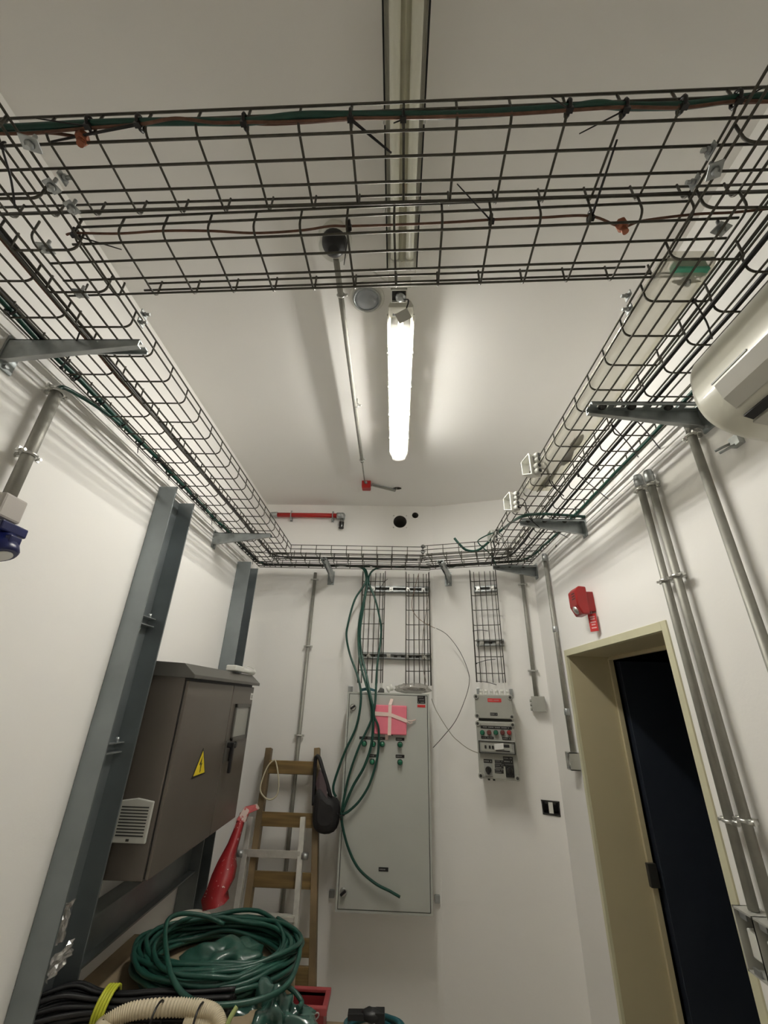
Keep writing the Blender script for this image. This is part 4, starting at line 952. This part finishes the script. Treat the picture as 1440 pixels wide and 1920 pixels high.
# open flush socket box in the angled wall
f3 = basis(A0, AE, AN, (0, 0, 1))
root = thing('flush_socket_box', 'open flush wall box with bare socket frame right of the control panel', 'socket box', f3((sx, 0, sz-.03)))
b = MB(f3); b.box(sx-SW, sx+SW, -.05, -.045, sz-SH_, sz+SH_); b.box(sx-SW, sx-SW+.003, -.045, .001, sz-SH_, sz+SH_); b.box(sx+SW-.003, sx+SW, -.045, .001, sz-SH_, sz+SH_); b.box(sx-SW, sx+SW, -.045, .001, sz+SH_-.003, sz+SH_); b.box(sx-SW, sx+SW, -.045, .001, sz-SH_, sz-SH_+.003); b.build('box', BLACK, root)
MB(f3).box(sx-.008, sx+.008, -.02, .003, sz-SH_+.004, sz+SH_-.002).build('centre_bridge', WHITE, root)
b = MB(f3); b.tube([(sx-SW-.002, .001, sz+SH_+.002), (sx+SW+.002, .001, sz+SH_+.001), (sx+SW, .001, sz-SH_-.003), (sx-SW, .001, sz-SH_)], .0028, 6, closed=True); b.box(sx-.02, sx-.008, 0, .003, sz+SH_-.008, sz+SH_); b.box(sx+.008, sx+.02, 0, .003, sz+SH_-.008, sz+SH_); b.build('frame', DKMETAL, root)

# ---------------------------------------------------------------- I-beam posts on the left wall
def ibeam(label, y0, y1, w, zt, cross=()):
    root = thing('steel_i_beam', label, 'beam', (XL+w/2, (y0+y1)/2, ZF), 'galvanised I-beam posts')
    t_ = .005; b = MB(); x0_ = XL+.001
    b.box(x0_, x0_+w, y0, y0+t_, ZF, zt); b.box(x0_, x0_+w, y1-t_, y1, ZF, zt); b.box(x0_, x0_+.005, y0+t_, y1-t_, ZF, zt)
    b.build('section', BEAM, root, bevel=.001)
    for z in cross:
        b = MB(); b.box(x0_+.005, x0_+w*.45, y0+t_, y1-t_, z-.002, z+.0005); b.box(x0_+.005, x0_+w*.45, y0+t_, y1-t_, z-.024, z-.021); b.cyl((x0_+w*.3, y1-t_-.02, z), (x0_+w*.3, y1-t_-.02, z+.012), .005, 6); b.build('cleat', GALV, root)
    return root
ibeam('nearer galvanised I-beam post standing against the left wall', 1.108, 1.232, .056, .590, (.205, -.115))
ibeam('farther galvanised I-beam post in the left rear corner', 1.815, 1.925, .064, .575)
root = thing('horizontal_beam', 'dark horizontal steel beam joining the posts under the brown cabinet', 'beam', (XL+.03, 1.5, -.56))
b = MB(); b.box(XL+.001, XL+.052, 1.234, 1.813, -.475, -.470); b.box(XL+.001, XL+.052, 1.234, 1.813, -.560, -.555); b.box(XL+.023, XL+.029, 1.234, 1.813, -.555, -.475); b.build('section', BEAM, root)
q = ax(330, 1640, -.69)
# crumpled film stuck between post and beam
root = thing('plastic_film', 'crumpled clear plastic film stuck at the foot of the nearer post', 'film', (-.70, 1.16, -.56))
random.seed(11)
f1, f2 = ax(120, 1728, -.694), ax(112, 1800, -.694)
for (yc_, zc_, yl, zl) in ((f1.y, f1.z, .012, .032), (f2.y, f2.z, .030, .018)):
    nx, nz = 8, 8; vs = []; fs = []
    for i in range(nx+1):
        for j in range(nz+1):
            vs.append((-.694+random.uniform(-.006, .008), yc_+yl*(2*i/nx-1), zc_+zl*(2*j/nz-1)+.15*(yl*(2*i/nx-1))))
    for i in range(nx):
        for j in range(nz):
            k = i*(nz+1)+j; fs += [(k, k+nz+1, k+nz+2), (k, k+nz+2, k+1)]
    MB().add(vs, fs).build('sheet', FILM, root)

# ---------------------------------------------------------------- brown cabinet
XC = -.583; yN, yF_ = 1.240, 1.838
zT = ax(360, 1268, XC).z; zBt = ax(272, 1657, XC).z
XBK = XL+.012
root = thing('brown_cabinet', 'dark brown two door electrical cabinet with warning sign on left posts', 'cabinet', (XC-.05, (yN+yF_)/2, zBt))
MB().box(XBK, XC-.012, yN, yF_, zBt, zT).build('body', BROWN, root, bevel=.003)
yd = 1.602
zr = zT+.022
b = MB(); b.prism([(XBK-.002, yN-.005, zT+.001), (XC+.016, yN-.005, zT-.006), (XC+.016, yN-.005, zT+.004), (XC-.02, yN-.005, zr+.012), (XBK-.002, yN-.005, zr+.018)], (0, yF_-yN+.019, 0)); b.build('rain_roof', BROWND, root, bevel=.002)
MB().box(XC-.013, XC-.009, yN+.004, yF_-.004, zBt+.004, zT-.002).build('door_seal', BLACK, root)
dl = MB().box(XC-.009, XC, yN+.003, yd-.0015, zBt+.002, zT-.012).build('left_door', BROWN, root, bevel=.003)
dr = MB().box(XC-.009, XC, yd+.0015, yF_-.002, zBt+.002, zT-.012).build('right_door', BROWN, root, bevel=.003)
# warning triangle
A_, B_, C_ = ax(380, 1403, XC), ax(359, 1457, XC), ax(383, 1453, XC)
cy = (B_.y+C_.y)/2; hw_ = (C_.y-B_.y)/2; hh = A_.z-(B_.z+C_.z)/2; zb_ = (B_.z+C_.z)/2
t0 = MB().prism([(XC, cy-hw_, zb_), (XC, cy+hw_, zb_), (XC, cy, zb_+hh)], (.0016, 0, 0)).build('warning_triangle', LBL, dl)
MB().prism([(XC+.0016, cy-hw_*.84, zb_+hh*.06), (XC+.0016, cy+hw_*.84, zb_+hh*.06), (XC+.0016, cy, zb_+hh*.90)], (.0006, 0, 0)).build('yellow_field', YEL, t0)
zz_ = lambda a, b2: (XC+.0022, cy+a*hw_, zb_+b2*hh)
b = MB(); b.prism([zz_(.05, .72), zz_(-.26, .40), zz_(-.04, .42), zz_(-.04, .40), zz_(.10, .45), zz_(.02, .45)], (.0004, 0, 0)); b.prism([zz_(.24, .46), zz_(-.05, .40), zz_(.0, .17), zz_(-.06, .19), zz_(.02, .10), zz_(.12, .21), zz_(.06, .19), zz_(.10, .38)], (.0004, 0, 0)); b.build('lightning_bolt', LBL, t0)
# handle and lock
hy_, hz_ = 1.628, -.150
b = MB(); b.box(XC, XC+.003, hy_-.018, hy_+.018, hz_-.055, hz_+.012); b.build('handle_plate', BROWND, dr, bevel=.001)
b = MB(); b.box(XC+.003, XC+.022, hy_-.008, hy_+.010, hz_-.010, hz_+.006); b.box(XC+.016, XC+.026, hy_-.008, hy_+.006, hz_-.085, hz_+.006); b.build('handle', BLACK, dr, bevel=.003)
MB().box(XC, XC+.012, hy_+.030, hy_+.042, hz_-.055, hz_).build('latch', BLACK, dr, bevel=.003)
MB().lathe((XC, 1.705, hz_-.008), (1, 0, 0), [(.011, 0), (.011, .004), (.009, .006)], 14).build('lock_barrel', BLACK, dr)
# window frame
y0, y1 = 1.645, 1.812; z0_, z1_ = -.142, -.022
b = MB(); e = .012
b.box(XC, XC+.006, y0, y0+e, z0_, z1_); b.box(XC, XC+.006, y1-e, y1, z0_, z1_); b.box(XC, XC+.006, y0, y1, z1_-e, z1_); b.box(XC, XC+.006, y0, y1, z0_, z0_+e)
wf = b.build('window_frame', BROWND, dr, bevel=.001)
MB().box(XC, XC+.002, y0+e, y1-e, z0_+e, z1_-e).build('window_pane', GLAZE, wf)
q = ax(475, 1306, XC); b = MB().box(XC, XC+.001, yF_-.034, yF_-.006, q.z-.012, q.z+.012); o = b.build('white_sticker', LWHITE, dr)
MB().box(XC+.001, XC+.0014, yF_-.030, yF_-.012, q.z-.008, q.z+.006).build('print', LBT, o)
q = ax(441, 1542, XC); MB().box(XC, XC+.001, q.y-.012, q.y+.03, q.z-.016, q.z+.014).build('lower_sticker', LWHITE, dr)
# filter fan vent on the side
q0, q1 = ay(230, 1497, yN), ay(291, 1578, yN)
xa_, xb_ = ay(218, 1540, yN).x+.002, ay(283, 1540, yN).x; za, zb_ = ay(250, 1495, yN).z, ay(245, 1580, yN).z
vent = MB().prism([(xa_, yN, zb_), (xb_, yN, zb_), (xb_, yN, za-.006), ((xa_+xb_)/2, yN, za), (xa_, yN, za-.006)], (0, -.008, 0)).build('filter_vent', VENTM, root, bevel=.003)
b = MB()
for k in range(10):
    z_ = zb_+.014+k*(za-zb_-.034)/9; b.box(xa_+.008, xb_-.008, yN-.0086, yN-.008, z_, z_+.0028)
b.build('vent_slots', DKMETAL, vent)
MB().box((xa_+xb_)/2-.006, (xa_+xb_)/2+.002, yN-.0086, yN-.008, zb_+.004, zb_+.009).build('vent_mark', DKMETAL, vent)
# white fitting lying on the cabinet roof
zr2 = zr+.015
root = thing('white_wall_fitting', 'white plastic lamp fitting lying on the brown cabinet roof', 'fitting', (-.61, 1.75, zr2))
b = MB(); b.box(-.625, -.585, 1.60, 1.69, zr2, zr2+.020); b.build('head', WHITE, root, bevel=.006)
MB().tube([(-.605, 1.68, zr2+.010), (-.60, 1.84, zr2+.006)], .0095, 10).build('arm', WHITE, root)
MB().tube(smooth_path([(-.61, 1.75, zr2+.012), (-.615, 1.80, zr2+.030), (-.60, 1.845, zr2+.022), (-.597, 1.85, zr2+.004)], 5), .0018, 6).build('wire_loop', WHITE, root)
MB().sphere((-.60, 1.845, zr2+.010), .011, 12, 8).build('joint', WHITE, root)

# ---------------------------------------------------------------- ladders
def lean(pt, nt):
    p = Vector((0, pt[0], pt[1])); q = Vector((0, nt[0], nt[1])); d = (q-p).normalized(); n = Vector((0, d.z, -d.y)); return p, n
def bar(p, q, w, t_, n):
    """rectangular bar from p to q, width w across, thickness t_ along n"""
    p = Vector(p); q = Vector(q); d = (q-p); L_ = d.length; d.normalize(); n = Vector(n); n = (n-d*n.dot(d)).normalized(); s_ = d.cross(n)
    return MB(basis(p, s_, n, d)).box(-w/2, w/2, -t_/2, t_/2, 0, L_)
P1, N1 = lean((2.045, -.17), (1.80, ZF)); 
def wl(u, v): return apl(u, v, P1, N1)
root = thing('wooden_ladder', 'old wooden ladder leaning on the back wall left of enclosure', 'ladder', (-.42, 1.80, ZF))
lt, lb = wl(505, 1403), wl(466, 1690); rt, rb = wl(595, 1403), wl(585, 1890)
def ext(a, b_, z): t_ = (z-a.z)/(b_.z-a.z); return a+(b_-a)*t_
lb = ext(lt, lb, ZF); rb = ext(rt, rb, ZF)
bar(lt, lb, .024, .036, N1).build('side_rail', WOOD, root, bevel=.002); bar(rt, rb, .024, .036, N1).build('side_rail', WOOD, root, bevel=.002)
for v in (1439, 1537, 1650, 1775, 1828):
    z_ = wl(540, v).z; a = ext(lt, lb, z_); b_ = ext(rt, rb, z_)
    bar(a+Vector((.008, 0, 0)), b_-Vector((.008, 0, 0)), .016, .016, N1) if 0 else None
    f = basis((a+b_)/2, (b_-a).normalized(), N1 if N1.y < 0 else -N1, (0, 0, 1)); hw_ = (b_-a).length/2
    MB(f).box(-hw_+.01, hw_-.01, -.008, .012, -.024, .024).build('rung', WOODY, root, bevel=.002)
zq = wl(520, 1432).z
tag(MB().tube(smooth_path([wl(515, 1425)+Vector((0, -.03, 0)), wl(503, 1440)+Vector((0, -.03, 0)), wl(492, 1475)+Vector((0, -.03, 0)), wl(500, 1492)+Vector((0, -.03, 0)), wl(513, 1496)+Vector((0, -.03, 0)), wl(524, 1485)+Vector((0, -.03, 0)), wl(526, 1460)+Vector((0, -.03, 0)), wl(521, 1428)+Vector((0, -.03, 0))], 6, closed=True), .0030, 7, closed=True).build('cord_loop', ROPE), 'cream cord loop hanging from the top rung of the wooden ladder', 'cord')
P2, N2 = lean((1.985, -.38), (1.74, ZF))
def al(u, v): return apl(u, v, P2, N2)
root = thing('aluminium_ladder', 'shorter aluminium ladder leaning in front of the wooden ladder', 'ladder', (-.46, 1.74, ZF))
lt, lb = al(471, 1532), al(438, 1745); rt, rb = al(569, 1532), al(550, 1790)
lb = ext(lt, lb, ZF); rb = ext(rt, rb, ZF)
bar(lt, lb, .020, .030, N2).build('side_rail', ALU, root, bevel=.002); bar(rt, rb, .020, .030, N2).build('side_rail', ALU, root, bevel=.002)
nn = N2 if N2.y < 0 else -N2
for i, v in enumerate((1601, 1718)):
    z_ = al(510, v).z; a = ext(lt, lb, z_); b_ = ext(rt, rb, z_); f = basis((a+b_)/2, (b_-a).normalized(), nn, (0, 0, 1)); hw_ = (b_-a).length/2
    b = MB(f)
    if i == 0: b.box(-hw_, hw_, -.006, .016, -.012, .012)
    else:
        b.box(-hw_, hw_, -.03, .045, -.010, .004)
        for k in range(5): b.box(-hw_, hw_, -.026+k*.015, -.020+k*.015, .004, .007)
    b.build('tread', ALU, root, bevel=.0015)
for s_ in (0, 1):
    q = (ext(lt, lb, al(510, 1601).z)+Vector((-.018, 0, 0))) if s_ == 0 else (ext(rt, rb, al(510, 1601).z)+Vector((.018, 0, 0)))
    MB().cyl(q+Vector((-.012, -.01, 0)), q+Vector((.012, -.01, 0)), .0115, 12).build('pivot', GALV, root)

# black handbag hanging on the wooden ladder
root = thing('black_bag', 'black leather bag hanging from the right rail of the wooden ladder', 'bag', ay(610, 1560, 1.97))
ring_ = [(592, 1478), (601, 1470), (615, 1495), (634, 1492), (640, 1515), (636, 1545), (628, 1562), (608, 1566), (592, 1560), (584, 1545), (588, 1510)]
b = MB(); P = [ay(u, v, 1.95) for u, v in ring_]; n = len(P); c_ = sum(P, Vector())/n
rows = []
for (dy, k) in ((-.030, .55), (-.024, .85), (-.008, 1.0), (.012, 1.0), (.028, .85), (.034, .5)): rows.append([c_+(p-c_)*k+Vector((0, dy, 0)) for p in P])
vs = [q for r_ in rows for q in r_]; fs = [(i*n+j, i*n+(j+1) % n, (i+1)*n+(j+1) % n, (i+1)*n+j) for i in range(5) for j in range(n)]
b.add(vs, fs, True); b.add(rows[0], [tuple(range(n-1, -1, -1))]); b.add(rows[-1], [tuple(range(n))])
b.build('pouch', LEATH, root, subsurf=1)
MB().tube(smooth_path([ay(588, 1510, 1.96), ay(590, 1450, 1.99), ay(592, 1422, 1.985), ay(598, 1420, 1.975), ay(606, 1445, 1.955), ay(615, 1475, 1.945), ay(620, 1495, 1.945)], 6), .0075, 8).build('strap', LEATH, root)
b = MB(); b.prism([ay(592, 1470, 1.948), ay(600, 1440, 1.955), ay(612, 1468, 1.945), ay(615, 1505, 1.930), ay(607, 1512, 1.928), ay(598, 1500, 1.93)], (0, -.004, 0)); b.build('flap', mat('bag_flap', (.07, .045, .05), .45), root, bevel=.002)

# ---------------------------------------------------------------- benches (just below the view) and the pile on them
ZW = -.622
root = thing('workbench', 'plywood workbench under the coiled cables', 'workbench', (-.49, 1.31, ZF))
MB().box(-.735, -.26, 1.17, 1.555, ZW-.018, ZW).build('top', PLY, root, bevel=.002)
for (x, y) in ((-.715, 1.19), (-.28, 1.19), (-.715, 1.535), (-.28, 1.535)): MB().box(x-.018, x+.018, y-.018, y+.018, ZF, ZW-.018).build('leg', PLY, root)
ZL = -.85
root = thing('low_bench', 'low plywood bench behind the workbench', 'bench', (-.30, 1.63, ZF))
MB().box(-.70, .08, 1.58, 1.705, ZL-.016, ZL).build('top', PLY, root, bevel=.002)
for (x, y) in ((-.68, 1.6), (.06, 1.6), (-.68, 1.685), (.06, 1.685)): MB().box(x-.014, x+.014, y-.014, y+.014, ZF, ZL-.016).build('leg', PLY, root)

# bucket with red cloth and the red bag standing in it
bc = (-.618, 1.645, ZL)
root = thing('white_bucket', 'cream plastic bucket behind the green coil', 'bucket', bc)
zh = .232
b = MB().lathe(bc, (0, 0, 1), [(.045, 0), (.060, zh-.01), (.064, zh-.008), (.064, zh), (.059, zh), (.054, zh-.05), (.046, .02)], 28); b.build('shell', CREAMB, root)
MB().tube(smooth_path([(bc[0]-.064, bc[1], bc[2]+zh-.012), (bc[0]-.045, bc[1]-.06, bc[2]+zh-.03), (bc[0], bc[1]-.075, bc[2]+zh-.04), (bc[0]+.045, bc[1]-.06, bc[2]+zh-.03), (bc[0]+.064, bc[1], bc[2]+zh-.012)], 5), .002, 6).build('handle', GALV, root)
b = MB(); b.sphere((bc[0]+.003, bc[1]+.01, bc[2]+zh-.022), 1, 14, 8, (.040, .040, .018), .5, 4)
tag(b.build('red_rag', REDP), 'crumpled red rag stuffed in the cream bucket', 'rag')
root = thing('red_tool_bag', 'long red paint splashed tool bag leaning against the cabinet corner', 'bag', (-.56, 1.72, -.62))
def rp(u, v, t_): return ay(u, v, 1.70+.20*t_)
# sections from bottom to top: (left px, right px, row px, lean parameter, thickness)
secs = [(380, 420, 1702, .0, .045), (377, 417, 1688, .04, .05), (389, 430, 1663, .12, .05), (397, 435, 1640, .22, .048), (408, 435, 1616, .35, .04), (427, 446, 1581, .55, .028), (440, 455, 1550, .72, .022), (450, 462, 1524, .88, .02)]
rows = []
for (ul, ur, v, t_, th) in secs:
    a = rp(ul, v+(6 if v > 1690 else 0), t_); c_ = rp(ur, v-6, t_)
    m_ = Vector((0, th, 0)); rows.append([a+Vector((.0, 0, 0)), a*.35+c_*.65+Vector((0, -.012, 0)), c_, c_+m_, a+m_])
n = 5; vs = [q for r_ in rows for q in r_]; fs = [(i*n+j, i*n+(j+1) % n, (i+1)*n+(j+1) % n, (i+1)*n+j) for i in range(len(rows)-1) for j in range(n)]
b = MB(); b.add(vs, fs, True); b.add(rows[0], [tuple(range(n-1, -1, -1))]); b.add(rows[-1], [tuple(range(n))]); b.build('case', REDSPK, root)
b = MB(); P = [rp(446, 1536, .8), rp(460, 1512, .92), rp(482, 1507, 1.0), rp(487, 1516, 1.0), rp(468, 1524, .9), rp(462, 1540, .82)]
b.prism([p+Vector((0, -.018, 0)) for p in P], (0, .02, 0)); b.build('folded_flap', speckled('flap_speckled', (.45, .06, .06), (.6, .45, .4), .55, 18), root, bevel=.003)

# the big green cable coil
random.seed(21)
cx, cyy = -.440, 1.405
root = thing('green_cable_coil', 'big coil of green cable heaped on the workbench', 'cable coil', (cx, cyy, ZW))
loops = 32
for k in range(loops):
    rx = .203-.055*random.random(); ry = .165-.05*random.random(); ph = random.uniform(0, 6.28); lay = (k % 13)
    zb_ = ZW+.008+lay*.0036+random.uniform(0, .003); tilt = random.uniform(.0, .016); ta = random.uniform(0, 6.28)
    ox, oy = random.uniform(-.012, .012), random.uniform(-.012, .012)
    pts = []
    m_ = 40
    for i in range(m_):
        th = 2*math.pi*i/m_; wob = 1+.05*noise.noise((math.cos(th)*1.3+k*3.1, math.sin(th)*1.3, k*.7))
        z_ = zb_+tilt*(1+math.cos(th-ta))*.5+.010*noise.noise((math.cos(th)*1.7, math.sin(th)*1.7, k*1.9))
        pts.append((cx+ox+rx*wob*math.cos(th), cyy+oy+ry*wob*math.sin(th), max(z_, ZW+.006)))
    MB().tube(pts, .0054, 7, closed=True).build('loop', COIL, root)
P = [(cx-.15, cyy-.12, ZW+.03), (cx-.185, cyy-.02, ZW+.07)]
def cp(u, v, y): return ay(u, v, y)
MB().tube(smooth_path([cp(420, 1733, 1.50), cp(385, 1718, 1.48), cp(345, 1713, 1.45), cp(318, 1722, 1.40), cp(310, 1745, 1.35), cp(312, 1785, 1.29), cp(322, 1830, 1.235), cp(345, 1865, 1.205), cp(380, 1882, 1.19), cp(430, 1884, 1.20), cp(490, 1873, 1.225), cp(535, 1850, 1.27), cp(555, 1815, 1.32), cp(562, 1775, 1.40), cp(548, 1742, 1.48), cp(520, 1722, 1.54)], 6), .0056, 8).build('outer_loop', COIL, root)
MB().tube(smooth_path([cp(540, 1850, 1.29), cp(555, 1862, 1.29), cp(566, 1880, 1.28), cp(558, 1890, 1.26)], 6), .005, 8).build('cable_end', COIL, root)
# teal plastic bags inside and beside the coil
b = MB(); b.sphere((cx+.02, cyy-.01, ZW+.018), 1, 36, 20, (.095, .075, .036), .55, 1)
tag(b.build('teal_plastic_bag', mat('teal_bag_film', (.02, .075, .056), .35, coat=.2)), 'crumpled teal plastic bag inside the green cable coil', 'bag')
b = MB(); b.sphere((-.262, 1.275, ZW-.03), 1, 44, 28, (.075, .055, .055), .8, 6)
tag(b.build('teal_plastic_bag', mat('teal_bag_film_b', (.03, .085, .068), .22, coat=.6)), 'shiny crumpled teal plastic bag at the bench edge right of the coil', 'bag')

# black cable bundle with yellow tape
random.seed(5)
root = thing('black_cable_bundle', 'bundle of black cables bound with yellow green tape', 'cable bundle', (-.60, 1.2, ZW))
for k in range(18):
    a = k*2.4; rr = .021*math.sqrt((k+.5)/18); dy, dz = rr*math.cos(a)*1.25, rr*math.sin(a)
    pts = []
    for (x, y, z, sp) in ((-.730, 1.165, ZW+.024, 1.5), (-.68, 1.195, ZW+.028, 1.6), (-.625, 1.203, ZW+.026, 1.0), (-.57, 1.205, ZW+.026, .9), (-.50, 1.215, ZW+.024, 1.1), (-.42, 1.225, ZW+.022, 1.2), (-.34, 1.235, ZW+.022, 1.3)):
        pts.append((x, y+dy*sp+random.uniform(-.002, .002), max(ZW+.005, z+dz*sp)))
    MB().tube(smooth_path(pts, 5), .0045, 7).build('strand', BLACK, root)
for k in range(7):
    MB().tube(smooth_path([(-.66-.008*k, 1.195, ZW+.03+.002*k), (-.70-.004*k, 1.165, ZW+.026), (-.715-.002*k, 1.12-.006*k, ZW+.005-.01*k), (-.70, 1.09-.006*k, ZW-.03), (-.685, 1.08, ZW-.09)], 6), .0042, 7).build('strand', BLACK, root)
f = basis((-.598, 1.204, ZW+.026), (1, .1, 0), (-.1, 1, 0), (0, 0, 1))
b = MB(f)
for dx in (-.009, -.003, .003, .009): b.tube([(dx+.004*math.sin(t_*math.pi/8), .0335*math.cos(t_*math.pi/8), .0285*math.sin(t_*math.pi/8)) for t_ in range(16)], .0034, 6, closed=True)
b.build('yellow_tape', LIME, root)
# corrugated beige conduit
root = thing('corrugated_conduit', 'beige corrugated flexible conduit coiled at the front of the bench', 'conduit', (-.45, 1.16, ZW))
P = smooth_path([(-.415, 1.185, ZW+.017), (-.36, 1.172, ZW+.02), (-.335, 1.158, ZW+.019), (-.36, 1.178, ZW+.036), (-.43, 1.192, ZW+.036), (-.53, 1.186, ZW+.030), (-.575, 1.165, ZW+.018), (-.56, 1.148, ZW+.014), (-.50, 1.140, ZW+.014), (-.40, 1.138, ZW+.016), (-.34, 1.14, ZW+.02)], 14)
MB().tube(P, .0135, 12, rf=lambda t_: 1+.10*math.sin(t_*2*math.pi*95)).build('hose', BEIGE, root)
P2_ = []
b = MB(); N_ = 560; Lp = len(P)
def samp(t_):
    x_ = t_*(Lp-1); i = min(int(x_), Lp-2); return P[i]+(P[i+1]-P[i])*(x_-i)
root.children[0].data.name
old = root.children[0]; bpy.data.objects.remove(old)
MB().tube([samp(i/N_) for i in range(N_+1)], .0135, 12, rf=lambda t_: 1+.11*math.sin(t_*N_*math.pi/2.0)).build('hose', BEIGE, root)
for (x, y) in ((-.47, 1.165), (-.385, 1.165)):
    b = MB(); b.tube([(x, y+.030*math.cos(t_*math.pi/8), ZW+.026+.028*math.sin(t_*math.pi/8)) for t_ in range(16)], .0022, 6, closed=True); b.build('zip_tie', TIE, root)
cable('yellow_green_cord', 'pale yellow green cord end sticking up at the bench front', 'cord', [cp(425, 1925, 1.16), cp(432, 1908, 1.165), cp(444, 1888, 1.175)], .0045, YGC)

# red crate with chain, and teal hose on the low bench
q = Vector((-.185, 1.6, -.785))
root = thing('red_crate', 'red plastic crate with a chain beside the ladders', 'crate', (q.x-.12, 1.64, ZL))
zt_ = q.z; xr = q.x; b = MB()
b.box(xr-.25, xr, 1.618, 1.624, ZL, zt_); b.box(xr-.25, xr, 1.692, 1.698, ZL, zt_); b.box(xr-.006, xr, 1.624, 1.692, ZL, zt_); b.box(xr-.25, xr-.244, 1.624, 1.692, ZL, zt_); b.box(xr-.25, xr, 1.618, 1.698, ZL, ZL+.004)
b.build('walls', mat('crate_red', (.30, .035, .04), .45), root, bevel=.001)
b = MB(); b.box(xr-.258, xr+.008, 1.610, 1.624, zt_-.010, zt_+.006); b.box(xr-.258, xr+.008, 1.692, 1.706, zt_-.010, zt_+.006); b.box(xr-.006, xr+.008, 1.624, 1.692, zt_-.010, zt_+.006); b.box(xr-.258, xr-.244, 1.624, 1.692, zt_-.010, zt_+.006); b.build('rim', mat('crate_rim_red', (.36, .06, .065), .45), root, bevel=.003)
for k in range(7):
    c_ = Vector((xr-.02-k*.010, 1.602-.001*k, zt_-.006-k*.007)); f = basis(c_, (.82, 0, .57), (0, 1, 0) if k % 2 else (-.57*.7, .7, .82*.7), (-.57, 0, .82))
    MB(f).tube([(.0095*math.cos(t_*math.pi/6), 0, .0055*math.sin(t_*math.pi/6)) for t_ in range(12)], .0018, 6, closed=True).build('chain_link', GALV, root)
root = thing('teal_hose_coil', 'coil of teal hose at the foot of the back wall', 'hose coil', (-.055, 1.64, ZL))
for k in range(4):
    rx = .085-.012*random.random(); MB().tube([(-.05+rx*math.cos(t_*math.pi/16)+.004*(k % 3), 1.64+.055*math.sin(t_*math.pi/16), ZL+.007+.0075*k+.006*math.sin(t_*math.pi/16+k)) for t_ in range(32)], .0055, 7, closed=True).build('loop', TEAL, root)
q = ay(690, 1899, 1.60)
b = MB(); f = basis((q.x, 1.60, q.z-.004), (1, 0, .03), (0, 1, 0), (-.03, 0, 1)); b = MB(f); b.box(-.055, -.01, -.012, .012, -.007, .007); b.sphere((.01, 0, 0), 1, 12, 8, (.032, .018, .014), .2, 3); b.box(.02, .046, -.014, .014, -.012, .010)
tag(b.build('black_hose_nozzle', BLACK, bevel=.002), 'black nozzle lying on the teal hose coil', 'nozzle')
